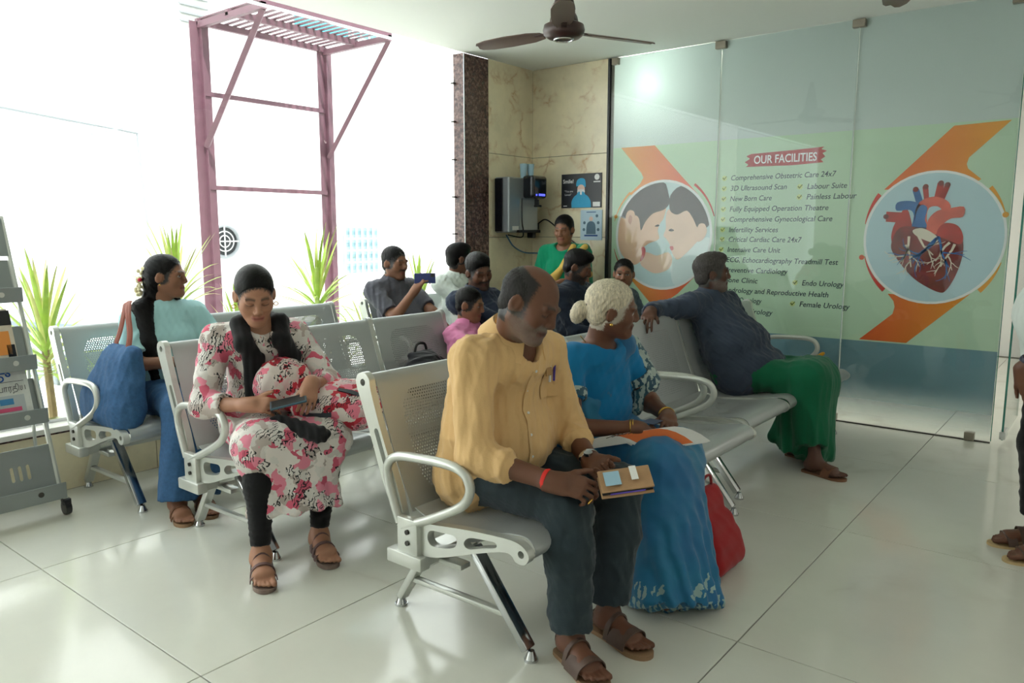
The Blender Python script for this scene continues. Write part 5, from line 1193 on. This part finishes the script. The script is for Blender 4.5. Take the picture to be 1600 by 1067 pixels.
# ---------------------------------------------------------------- woman in the floral kurta
J = J_(fw=(.9, -.43, 0), pel=(-3.06, 2.05, .535), che=(-3.06, 2.03, .80), nb=(-3.0, 1.96, .975), hd=(-2.93, 1.9, 1.125), shL=(-2.97, 2.125, .925), shR=(-3.12, 1.815, .92), hpL=(-3.02, 2.14, .53), hpR=(-3.10, 1.96, .53), knL=(-2.64, 2.03, .515), knR=(-2.74, 1.76, .515), anL=(-2.645, 1.975, .095), anR=(-2.66, 1.695, .095), wrR=(-2.83, 1.78, .675), wrL=(-2.675, 1.985, .752))
J['elR'] = ik(J['shR'], J['wrR'], .29, .25, (-3.3, 1.6, .5)); J['elL'] = ik(J['shL'], J['wrL'], .28, .24, (-2.9, 2.5, .5))
hR = rotm(-26, 24, 2)
fw_, loc, _ = person(J, 'woman in pink and white floral kurta with black scarf looking at a phone', vox=.005, b=.97, skin='light', hs=1.02, hR=hR, fem=True, face=dict(eyes='down', style='bun'), footd={'L': (.85, -.35), 'R': (.8, -.45)},
    hands={'R': ((.85, .45, .02), (.1, -.75, .5), 1, (30, 45, 25), (.75, .5, .2)), 'L': ((.5, -.55, -.6), (.7, -.25, .55), -1, (30, 50, 30), (.8, .4, -.3))})
def floral(name, ground, cols, scale, leaf=True):
    m, nt, b = nodes(name); L = nt.links.new; b.inputs['Roughness'].default_value = .8
    tc = N(nt, 'ShaderNodeTexCoord')
    nz = N(nt, 'ShaderNodeTexNoise', inp={'Scale': scale*.7, 'Detail': 3.}); L(tc.outputs['Object'], nz.inputs[0])
    ad = N(nt, 'ShaderNodeMix', data_type='RGBA', blend_type='ADD'); ad.inputs[0].default_value = .09; L(tc.outputs['Object'], ad.inputs[6]); L(nz.outputs[1], ad.inputs[7])
    v = N(nt, 'ShaderNodeTexVoronoi', inp={'Scale': scale}); L(ad.outputs[2], v.inputs['Vector'])
    sep = N(nt, 'ShaderNodeSeparateColor'); L(v.outputs['Color'], sep.inputs[0])
    r = ramp(nt, [(0, ground)]+[((i+1)/(len(cols)+1), c) for i, c in enumerate(cols)], 'CONSTANT'); L(sep.outputs[0], r.inputs[0])
    w = N(nt, 'ShaderNodeTexWave', inp={'Scale': scale*1.3, 'Distortion': 9., 'Detail': 3., 'Detail Scale': 1.5}); L(tc.outputs['Object'], w.inputs[0])
    n2 = N(nt, 'ShaderNodeTexNoise', inp={'Scale': scale*.55, 'Detail': 1.}); L(tc.outputs['Object'], n2.inputs[0])
    g1 = N(nt, 'ShaderNodeMath', operation='GREATER_THAN', inp={1: .8}); L(w.outputs[1], g1.inputs[0]); g2 = N(nt, 'ShaderNodeMath', operation='GREATER_THAN', inp={1: .54}); L(n2.outputs[0], g2.inputs[0])
    mu = N(nt, 'ShaderNodeMath', operation='MULTIPLY'); L(g1.outputs[0], mu.inputs[0]); L(g2.outputs[0], mu.inputs[1])
    mx = N(nt, 'ShaderNodeMix', data_type='RGBA'); L(mu.outputs[0], mx.inputs[0]); L(r.outputs[0], mx.inputs[6]); mx.inputs[7].default_value = srgb(34, 34, 38); L(mx.outputs[2], b.inputs['Base Color'])
    return m
m_kurta = floral('floral_kurta_print', srgb(226, 220, 214), [srgb(226, 220, 214), srgb(232, 140, 160), srgb(214, 206, 200), srgb(214, 96, 120), srgb(236, 226, 220), srgb(190, 176, 168)], 24)
F = Fig(.007); torso(F, J, .014, .98, .015, .85)
for sd in 'LR': el, wr, sh = J['el'+sd], J['wr'+sd], J['sh'+sd]; F.cap(sh, el, .066, .058, .035); F.cap(el, el+(wr-el)*.5, .058, .053, .03, flat='b')
F.cap(J['hpL'], J['hpR'], .13, None, .06)
for sd in 'LR': F.cap(J['hp'+sd], J['kn'+sd], .112, .09, .08)
F.cap(J['knL'], J['knR'], .085, .085, .08); mk = (J['knL']+J['knR'])/2; F.cap(mk+V3(-.02, 0, -.02), mk+V3(.025, -.02, -.29), .1, .115, .08, 1.75, (.42, .9, 0), flat='b')
F.ell(J['nb']+V3(.05, -.02, .035), (.06, .06, .07), None, .01, '-')
fobj('kurta', F, m_kurta, fw_, loc, pleats((.42, .9, 0), .5, .25, .008, .09, folds(.008, .1, 4, (1, 1, .6))))
m_blk = cloth('black_cotton', srgb(20, 20, 22))
F = Fig(.008)
for sd in 'LR': leg(F, J, sd, .006, .95, .93, flat='b')
fobj('leggings', F, m_blk, fw_, loc, folds(.005, .05, 5, (1, 1, 2)))
F = Fig(.007); lat = unit(J['shL']-J['shR']); fv = J['fw']
F.cap(J['nb']-fv*.055+lat*.05+V3(0, 0, .02), J['nb']-fv*.055-lat*.05+V3(0, 0, .02), .035, .035, .03)
for sg, en in ((1, .30), (-1, .36)):
    a = J['nb']+lat*sg*.085+fv*.02+V3(0, 0, .02); a1 = J['nb']+lat*sg*.08+fv*.1+V3(0, 0, -.055); b_ = J['che']+fv*.165+lat*sg*.078+V3(0, 0, .05); c_ = J['che']+fv*.165+lat*sg*.07+V3(0, 0, -en+.12)
    F.cap(J['nb']-fv*.05+lat*sg*.05+V3(0, 0, .02), a, .034, .036, .03); F.cap(a, a1, .036, .035, .02, 1.15, lat); F.cap(a1, b_, .035, .034, .02, 1.2, lat); F.cap(b_, c_, .034, .034, .015, 1.35, lat)
F.cap((-2.72, 1.85, .605), (-2.545, 1.92, .565), .032, .036, .03, 1.3, (.4, .9, 0))
fobj('scarf', F, m_blk, fw_, loc, pleats(lat, 1.2, .7, .003, .03, folds(.003, .08, 6)))
hairmesh('hair', fw_, loc, J['hd'], hR, 1.02, m_hairb, 'bun', .005, .0012, 3)
for sg in (-1, 1): ring('earring', fw_, loc, J['hd']+hR@V3(-.003, sg*.088, -.052), hR@V3(1, 0, 0), .009, .002, m_gold)
m_mar = M('maroon_strap', srgb(112, 84, 82), .5)
for sd, d in (('L', (.85, -.35)), ('R', (.8, -.45))): sandal(fw_, loc, J['an'+sd], d, m_mar, M('taupe_sole', srgb(128, 108, 98), .7), .98, ((.02, .022), (.07, .022), (.11, .022)), thick=.02)
pn = empty('phone', (-2.67, 1.865, .695), 0, 'slim phone with teal case held by the woman in floral kurta', 'phone'); obox('case', (0, 0, 0), (.6, .78, .2), (-.8, .55, .25), (.15, .072, .009), M('phone_teal', srgb(60, 92, 108), .3), pn); obox('screen', V3(-.001, -.001, .003), (.6, .78, .2), (-.8, .55, .25), (.14, .064, .006), m_black, pn)
m_bp = floral('backpack_print', srgb(228, 214, 208), [srgb(232, 200, 200), srgb(214, 60, 76), srgb(230, 216, 208), srgb(236, 130, 150), srgb(186, 40, 58), srgb(228, 214, 208)], 26)
F = Fig(.007); bc = V3(-2.73, 2.09, .63); ll = V3(.42, .9, 0)
F.ell(bc+ll*.07, (.14, .22, .11), rotm(-8), .05); F.ell(V3(-2.87, 1.98, .725), (.08, .13, .125), rotm(-20), .06); F.ell(bc+ll*.12+V3(.07, -.03, -.02), (.11, .13, .085), None, .04)
bp = tag(fobj('floral_backpack', F, m_bp, None, bc, folds(.007, .09, 7)), 'pink and red floral backpack lying on the lap of the woman in the kurta', 'backpack')
def surfpath(o, c, dirs, off=.003):
    out = []
    for d in dirs:
        p, n = onsurf(o, np.array(c)+unit(d)*.6, -unit(d), off)
        if p: out.append((p, n))
    return out
for dirs in ([V3(.75, -.5, .35)+ll*t for t in np.linspace(-1.1, -.2, 9)], [V3(.7, -.45, .75-.5*t)+ll*(.5+.6*t) for t in np.linspace(0, 1, 8)], [V3(.8, -.5, -.05)+ll*t for t in np.linspace(-.9, .1, 8)]):
    q = surfpath(bp, bc, dirs)
    if len(q) > 2: ribbon('zip', [a for a, _ in q], [b for _, b in q], .02, .004, M('zip_dark', srgb(58, 62, 70), .5), bp)
m_web = M('grey_webbing', srgb(96, 98, 100), .8)
obj('shoulder_strap', tube(B(), smoothpath([(-.02, -.2, -.05), (.08, -.22, -.14), (.1, -.25, -.25), (.02, -.28, -.3)], 5), .01, 6, flat=(.018, .004)), m_web, bp)
obj('zip_pull', box(B(), (.13, -.03, -.06), (.008, .004, .03)), m_chrome, bp)
# ---------------------------------------------------------------- woman in the pale tee with the denim bag
J = J_(fw=(1, -.2, 0), pel=(-4.06, 2.08, .535), che=(-4.10, 2.09, .81), nb=(-4.12, 2.10, .985), hd=(-4.09, 2.115, 1.155), shL=(-4.08, 2.26, .93), shR=(-4.14, 1.94, .925), hpL=(-4.06, 2.17, .53), hpR=(-4.06, 1.99, .53), knL=(-3.63, 2.08, .52), knR=(-3.64, 1.91, .52), anL=(-3.56, 1.95, .09), anR=(-3.56, 1.82, .09), wrR=(-3.83, 2.04, .72), wrL=(-3.84, 2.14, .72))
J['elR'] = ik(J['shR'], J['wrR'], .28, .24, (-4.1, 1.6, .6)); J['elL'] = ik(J['shL'], J['wrL'], .28, .24, (-4.0, 2.6, .6))
hR = rotm(40, 1, 0)
te, loc, _ = person(J, 'woman in pale teal tee and jeans with long black hair, in profile by the window', b=.95, skin='mid', hs=.98, hR=hR, fem=True, face=dict(eyes='open', style='back'), footd=(.95, -.3), hands={'R': ((.6, .75, -.2), (.2, -.3, .9), 1, (25, 40, 25), (.6, .6, -.3)), 'L': ((.5, -.8, -.2), (.3, .2, .9), -1, (25, 40, 25), (.6, .6, -.3))})
m_tee = cloth('pale_teal_tee', srgb(168, 212, 214)); m_jean = M('blue_denim', srgb(52, 92, 134), .85, noise=(60, .14), bump=(300, .2))
F = Fig(.008); torso(F, J, .02, .97, .02, .8)
for sd in 'LR': F.cap(J['sh'+sd], J['sh'+sd]+(J['el'+sd]-J['sh'+sd])*.8, .068, .074, .03, flat='b')
fobj('tee_shirt', F, m_tee, te, loc, folds(.008, .09, 3))
F = Fig(.008)
for sd in 'LR': F.cap(J['hp'+sd], J['kn'+sd], .1, .085, .05); F.cap(J['kn'+sd], J['an'+sd]+V3(0, 0, -.01), .085, .09, .04, flat='b')
F.cap(J['hpL'], J['hpR'], .118, None, .05); fobj('jeans', F, m_jean, te, loc, folds(.008, .1, 7, (1, 1, .6)))
def longhair(F, P):
    nb = J['nb']; F.cap(P(-.06, 0, -.02), nb+V3(-.05, -.02, -.02), .07, .055, .04); F.cap(nb+V3(-.04, -.05, .02), J['shR']+V3(.05, .03, .06), .05, .048, .04); F.cap(J['shR']+V3(.05, .03, .06), J['shR']+V3(.14, .0, -.12), .048, .046, .04); F.cap(J['shR']+V3(.14, .0, -.12), J['shR']+V3(.17, .02, -.3), .046, .03, .03); F.cap(P(-.02, .05, -.05), J['shL']+V3(.08, -.06, -.2), .04, .025, .03)
hairmesh('hair', te, loc, J['hd'], hR, .98, m_hairb, 'back', .006, .0025, 9, longhair)
m_jas = M('jasmine', srgb(232, 224, 186), .7, noise=(60, .1)); bm = B(); rr = random.Random(3)
for i in range(46):
    t = i/45; c = J['hd']+hR@V3(-.1-.035*math.sin(t*3), -.035-.02*t, .05-.2*t)+V3(*(rr.uniform(-.016, .016) for _ in range(3))); sph(bm, Vector(c-loc), .011, 6)
tag(obj('jasmine_garland', bm, m_jas, te, smooth=60), kind='stuff')
obj('red_flower', sph(B(), Vector(J['hd']+hR@V3(-.12, -.06, -.02)-loc), .012, 10), M('red_petal', srgb(190, 30, 50), .6), te)
obj('earring', sph(B(), Vector(J['hd']+hR@V3(-.003, -.088, -.045)-loc), .005, 8), m_gold, te)
for i in range(7): obj('shirt_print', box(B(), (0, 0, 0), (.02, .003, .012)), M('print_rose', srgb(214, 70, 90), .7), te, onsurf(te.children[0], (-3.6, 2.06+.02*(i % 4), .84+.018*(i//2)), (-1, 0, 0), .001)[0]) if i < 5 else None
for sd in 'LR': sandal(te, loc, J['an'+sd], (.95, -.3), m_slip, m_sole, .96, ((.07, .025), (.11, .022)), back=True)
F = Fig(.008); c0 = V3(-3.96, 1.74, .44)
F.cap(c0+V3(-.17, -.02, .06), c0+V3(.17, -.03, .05), .085, .085, .05); F.cap(c0+V3(-.13, 0, .17), c0+V3(.14, 0, .17), .08, .08, .1); F.cap(c0+V3(-.09, .03, .28), c0+V3(.11, .03, .28), .06, .06, .1); F.cap(c0+V3(-.08, .05, .35), c0+V3(.11, .05, .35), .035, .035, .08)
db = tag(fobj('denim_bag', F, m_jean, None, c0, folds(.012, .12, 5, (1, 1, .5))), 'blue denim shoulder bag resting on the window bench seat', 'bag')
m_bstrap = M('brown_bag_strap', srgb(142, 74, 56), .6)
obj('strap', tube(B(), smoothpath([(-.05, .03, .36), (-.08, .08, .44), (-.13, .13, .53), (-.19, .17, .575), (-.24, .2, .56)], 6), .012, 6, flat=(.014, .004)), m_bstrap, db); obj('strap', tube(B(), smoothpath([(.1, .03, .36), (.05, .07, .44), (-.04, .11, .53), (-.13, .16, .585), (-.2, .2, .58)], 6), .012, 6, flat=(.014, .004)), m_bstrap, db)
# ---------------------------------------------------------------- people further back
def sit(x, y, hd, hR, label, shirt, bottom=None, skin='dark', b=1., hs=1., style='short', face={}, fw=(1, 0, 0), wrR=None, wrL=None, hands=None, sleeve=0., hair=None, lean=0., col=True, fem=False, h=0., vox=.0072, kz=.515):
    """a seated figure on a bench: x, y of the hips, hd = head centre"""
    fw = unit(fw); lat = np.array((-fw[1], fw[0], 0)); hd = np.array(hd, float); pel = V3(x, y, .535)
    nb = hd+V3(0, 0, -.145*hs)-fw*.035; che = pel*.42+nb*.58+V3(0, 0, -.03)-fw*.01; W_ = .185*b
    J = J_(fw=fw, pel=pel, che=che, nb=nb, hd=hd, shL=nb+lat*W_+V3(0, 0, -.055), shR=nb-lat*W_+V3(0, 0, -.055), hpL=pel+lat*.09, hpR=pel-lat*.09, knL=pel+fw*.43*b+lat*.1+V3(0, 0, kz-.535), knR=pel+fw*.43*b-lat*.1+V3(0, 0, kz-.535), anL=pel+fw*.43*b+lat*.09-V3(0, 0, .44), anR=pel+fw*.43*b-lat*.09-V3(0, 0, .44), wrR=wrR if wrR is not None else pel+fw*.3-lat*.09+V3(0, 0, .12), wrL=wrL if wrL is not None else pel+fw*.3+lat*.09+V3(0, 0, .12))
    for sd, s_ in (('L', 1), ('R', -1)): J['el'+sd] = ik(J['sh'+sd], J['wr'+sd], .29*b, .25*b, J['sh'+sd]+lat*s_*.35-fw*.2-V3(0, 0, .5))
    hs_ = hands or {}; face = dict(face, style=style)
    hs_.setdefault('R', (fw+lat*.3-V3(0, 0, .2), (0, 0, 1), 1, (25, 35, 20), (.7, .5, -.3))); hs_.setdefault('L', (fw-lat*.3-V3(0, 0, .2), (0, 0, 1), -1, (25, 35, 20), (.7, .5, -.3)))
    o, loc, _ = person(J, label, vox=vox, b=b, skin=skin, hs=hs, hR=hR, face=face, hands=hs_, fem=fem)
    F = Fig(.009); torso(F, J, .018, b*1.02, .02, .75 if fem else 0)
    for sd in 'LR':
        if sleeve: arm(F, J, sd, .018, b, True, sleeve, flat='b')
        else: F.cap(J['sh'+sd], J['sh'+sd]+(J['el'+sd]-J['sh'+sd])*.8, .066*b, .066*b, .03, flat='b')
    F.cap(J['hpL'], J['hpR'], .12*b, None, .05)
    st = fobj('shirt', F, shirt, o, loc, fold2(.011, .1, int(abs(x*10)+y*7)))
    F = Fig(.009)
    for sd in 'LR': leg(F, J, sd, .012, b, .95, e2=.03, flat='b')
    F.cap(J['hpL'], J['hpR'], .11*b, None, .05); fobj('trousers', F, bottom or m_trou, o, loc, folds(.007, .1, 4))
    hairmesh('hair', o, loc, J['hd'], hR, hs, hair or m_hairb, style, .0065, .003, 7)
    if col: collar(o, loc, J['nb']+fw*.012+V3(0, 0, .02), rotm(math.degrees(math.atan2(fw[1], fw[0])), 10), shirt, .068*b)
    for sd in 'LR': sandal(o, loc, J['an'+sd], fw, m_sand, m_sole, b, ((.08, .06),))
    return o, J, loc
m_polo = cloth('charcoal_polo', srgb(84, 84, 92)); m_wsh = cloth('white_shirt', srgb(214, 222, 214)); m_nav2 = cloth('deep_navy_shirt', srgb(36, 46, 66)); m_pinks = cloth('pink_child_shirt', srgb(214, 130, 170)); m_dk = cloth('dark_blue_shirt', srgb(30, 40, 56)); m_gsar = saree('green_saree', srgb(0, 128, 92), srgb(10, 140, 92), srgb(214, 180, 80), .1); m_slate = cloth('slate_kurta', srgb(76, 92, 104))
wR = V3(-3.93, 3.84, .985)
o, J, loc = sit(-4.08, 3.96, (-4.2, 3.9, 1.165), rotm(4, 4), 'man in charcoal polo shirt by the window holding a phone up to film', m_polo, skin='mid', face=dict(eyes='down', stache=.9, beard=(.02, .016, .014), bstr=.25), style='crop', wrR=wR, hands={'R': ((.5, .3, .8), (-.2, -.9, .3), 1, ((20, 50, 30), (25, 55, 30), (30, 60, 30), (35, 60, 30)), (.8, .5, .1))})
pp = empty('phone', (-3.865, 3.87, 1.065), 0, 'dark blue phone held up by the man in charcoal polo', 'phone'); obox('case', (0, 0, 0), (.78, .6, .02), (-.05, 0, 1), (.15, .072, .01), M('phone_navy', srgb(40, 56, 110), .3), pp); obox('camera_bump', (.045, .03, .022), (.78, .6, .02), (-.05, 0, 1), (.025, .025, .014), m_black, pp)
sit(-4.08, 4.62, (-4.2, 4.6, 1.175), rotm(62, 5), 'man in white shirt with black hair facing away beside the pillar', m_wsh, style='short', sleeve=.9, face=dict(eyes='down'))
sit(-3.1, 4.0, (-3.385, 3.9, 1.13), rotm(-22, 16, 10), 'man in deep navy shirt looking down, behind the child in pink', m_nav2, skin='dark', style='short', sleeve=.9, face=dict(eyes='down', beard=(.02, .016, .014), bstr=.6, stache=.9))
sit(-3.08, 3.48, (-3.24, 3.645, .935), rotm(20, 10), 'child in pink shirt with short black hair beside the black backpack', m_pinks, skin='mid', b=.72, hs=.9, style='crop', face=dict(eyes='open'), kz=.5)
sit(-3.05, 4.66, (-3.09, 4.65, 1.14), rotm(22, 20), 'bearded man in dark blue shirt looking down in the middle row', m_dk, skin='dark', style='short', sleeve=.9, face=dict(eyes='down', beard=(.02, .016, .014), bstr=.97, stache=1.))
o, J, loc = sit(-3.06, 5.26, (-3.06, 5.25, 1.065), rotm(-62, 2), 'woman in slate top with tied black hair, in front of the printed circle', m_slate, skin='mid', b=.93, hs=.97, style='bun', fem=True, col=False, face=dict(eyes='open', bindi=True))
# black backpack on the third seat
F = Fig(.008); F.ell((-3.16, 3.16, .56), (.1, .17, .14), None, .05); F.ell((-3.08, 3.16, .52), (.06, .13, .09), None, .05); F.cap((-3.2, 3.08, .68), (-3.2, 3.24, .68), .02, .02, .03)
bb = tag(fobj('black_backpack', F, cloth('black_nylon', srgb(30, 30, 36), .6), None, (-3.16, 3.16, .43), folds(.012, .09, 4)), 'black backpack slumped on the bench seat beside the child', 'backpack')
obj('carry_loop', tube(B(), smoothpath([(-.04, -.05, .26), (-.04, -.03, .31), (-.04, .03, .31), (-.04, .05, .26)], 4), .008, 6), m_black, bb)
def stand(x, y, fw, hd, hR, skin, wrR, wrL, hands, label, hs=1., b=1., fem=False, face={}, H=1.5, elp=None):
    fw = unit(fw); lat = np.array((-fw[1], fw[0], 0)); hd = np.array(hd, float); k = H/1.65
    nb = hd+V3(0, 0, -.15*hs)-fw*.03; pel = V3(x, y, .88*k); che = nb-V3(0, 0, .19)
    J = J_(fw=fw, pel=pel, che=che, nb=nb, hd=hd, shL=nb+lat*.175*b+V3(0, 0, -.055), shR=nb-lat*.175*b+V3(0, 0, -.055), hpL=pel+lat*.085, hpR=pel-lat*.085, knL=V3(x, y, .47*k)+lat*.09+fw*.02, knR=V3(x, y, .47*k)-lat*.09+fw*.02, anL=V3(x, y, .09)+lat*.09, anR=V3(x, y, .09)-lat*.09, wrR=wrR, wrL=wrL)
    for sd, s_ in (('L', 1), ('R', -1)): J['el'+sd] = ik(J['sh'+sd], J['wr'+sd], .28*k, .25*k, (J['sh'+sd]+lat*s_*.3-fw*.4-V3(0, 0, .3)) if elp is None else elp)
    o, loc, _ = person(J, label, vox=.0085, b=b, skin=skin, hs=hs, hR=hR, face=face, hands=hands, fem=fem)
    return o, J, loc
# standing woman in the green saree
hR = rotm(-76, 12)
o, J, loc = stand(-3.76, 5.45, (.25, -.97, 0), (-3.75, 5.42, 1.41), hR, 'mid', V3(-3.82, 5.2, .98), V3(-3.6, 5.2, .98), {'R': ((.4, -.8, 0), (0, 0, 1), 1, (25, 40, 25), (.7, .5, -.3)), 'L': ((-.4, -.8, 0), (0, 0, 1), -1, (25, 40, 25), (.7, .5, -.3))}, 'woman in green saree with gold border standing by the marble wall', fem=True, b=.98, face=dict(eyes='down', bindi=True, style='bun'), H=1.52)
F = Fig(.009); torso(F, J, .014, 1., .02, .85)
for sd in 'LR': F.cap(J['sh'+sd], J['sh'+sd]+(J['el'+sd]-J['sh'+sd])*.75, .07, .066, .03, flat='b')
F.ell(J['nb']+J['fw']*.05+V3(0, 0, .03), (.07, .07, .075), None, .01, '-')
m_grn = cloth('green_blouse', srgb(0, 138, 98)); m_gb = cloth('gold_border', srgb(208, 172, 84), .6)
fobj('blouse', F, m_grn, o, loc, folds(.005, .08, 3))
F = Fig(.01); F.cap(J['hpL']+V3(0, 0, .02), J['hpR']+V3(0, 0, .02), .12, None, .06); F.cap(J['pel'], V3(J['pel'][0], J['pel'][1], .02), .14, .2, .08, 1.15, unit(J['shL']-J['shR']), flat='b'); F.cap(J['hpR']+J['fw']*.06+V3(0, 0, .1), J['shL']+J['fw']*.05+V3(0, 0, .03), .075, .045, .05); F.cap(J['shL']+V3(0, 0, .03), J['shL']-J['fw']*.1-V3(0, 0, .4), .06, .06, .04)
fobj('saree', F, m_gsar, o, loc, pleats((1, .2, 0), .9, .1, .012, .06, folds(.006, .1, 3, (1, 1, .4))))
F = Fig(.008); ln = unit(J['shL']-J['shR'])
for off in (-.055, .05):
    a = J['hpR']+J['fw']*.17+V3(0, 0, .14)+ln*.02+V3(0, 0, off); m_ = J['che']+J['fw']*.165+ln*(.03+off*.5)+V3(0, 0, off*.6); b_ = J['shL']+J['fw']*.06+V3(0, 0, .06)+ln*(off-.02); F.cap(a, m_, .024, .024, .02); F.cap(m_, b_, .024, .026, .02)
for sd in 'LR': q0 = J['sh'+sd]+(J['el'+sd]-J['sh'+sd])*.64; q1 = J['sh'+sd]+(J['el'+sd]-J['sh'+sd])*.77; F.cap(q0, q1, .0745, .073, .005, flat='ab')
fobj('gold_trim', F, m_gb, o, loc)
hairmesh('hair', o, loc, J['hd'], hR, 1., m_hairb, 'bun', .006, .0015, 3)
ribbon('neck_chain', [J['nb']+J['fw']*(-.03+.1*math.sin(a))+ln*.07*math.cos(a)+V3(0, 0, .03-.1*math.sin(a)) for a in np.linspace(0, math.pi, 10)], J['fw'], .005, .003, m_gold, o, loc)
# person at the right edge, standing: forearm with watch and one sandalled foot in view
hR = rotm(205, 5); f_ = unit((-.9, -.42, 0)); lt = V3(-f_[1], f_[0], 0)
o, J, loc = stand(-.165, 3.92, f_, (-.185, 3.91, 1.55), hR, 'dark', V3(0, 4.15, .80), V3(-.295, 3.83, .81), {'R': ((-.3, -.1, -.95), (-.5, .75, 0), 1, (15, 25, 15), (.8, .4, -.3)), 'L': ((.35, .1, -.93), (.0, -.9, 0), -1, (15, 25, 15), (.8, .4, -.3))}, 'person in white shirt with watch and sandals standing at the right edge', face=dict(eyes='open'), H=1.66, elp=V3(-1.2, 3.7, 1.0))
J2 = J
F = Fig(.009); torso(F, J, .02, 1.02, .03)
for sd in 'LR': F.cap(J['sh'+sd], J['el'+sd], .068, .066, .03); F.cap(J['el'+sd], J['el'+sd]+(J['wr'+sd]-J['el'+sd])*.35, .066, .064, .03, flat='b')
fobj('shirt', F, m_wsh, o, loc, folds(.008, .1, 3))
F = Fig(.009)
for sd in 'LR': F.cap(J['hp'+sd], J['kn'+sd], .1, .08, .04); F.cap(J['kn'+sd], J['an'+sd]+V3(0, 0, .06), .08, .07, .04, flat='b')
F.cap(J['hpL'], J['hpR'], .115, None, .05); fobj('trousers', F, m_blk, o, loc, folds(.007, .1, 5))
hairmesh('hair', o, loc, J['hd'], hR, 1., m_hairb, 'short', .008, .003, 3)
ring('watch_strap', o, loc, J['wrL']+(J['elL']-J['wrL'])*.2, J['wrL']-J['elL'], .036, .004, M('watch_navy', srgb(30, 36, 60), .5), .95, h=.012)
for sd in 'LR': sandal(o, loc, J['an'+sd], f_, m_sand, M('cream_sole', srgb(206, 178, 130), .7), 1.02, ((.05, .03), (.1, .04)))
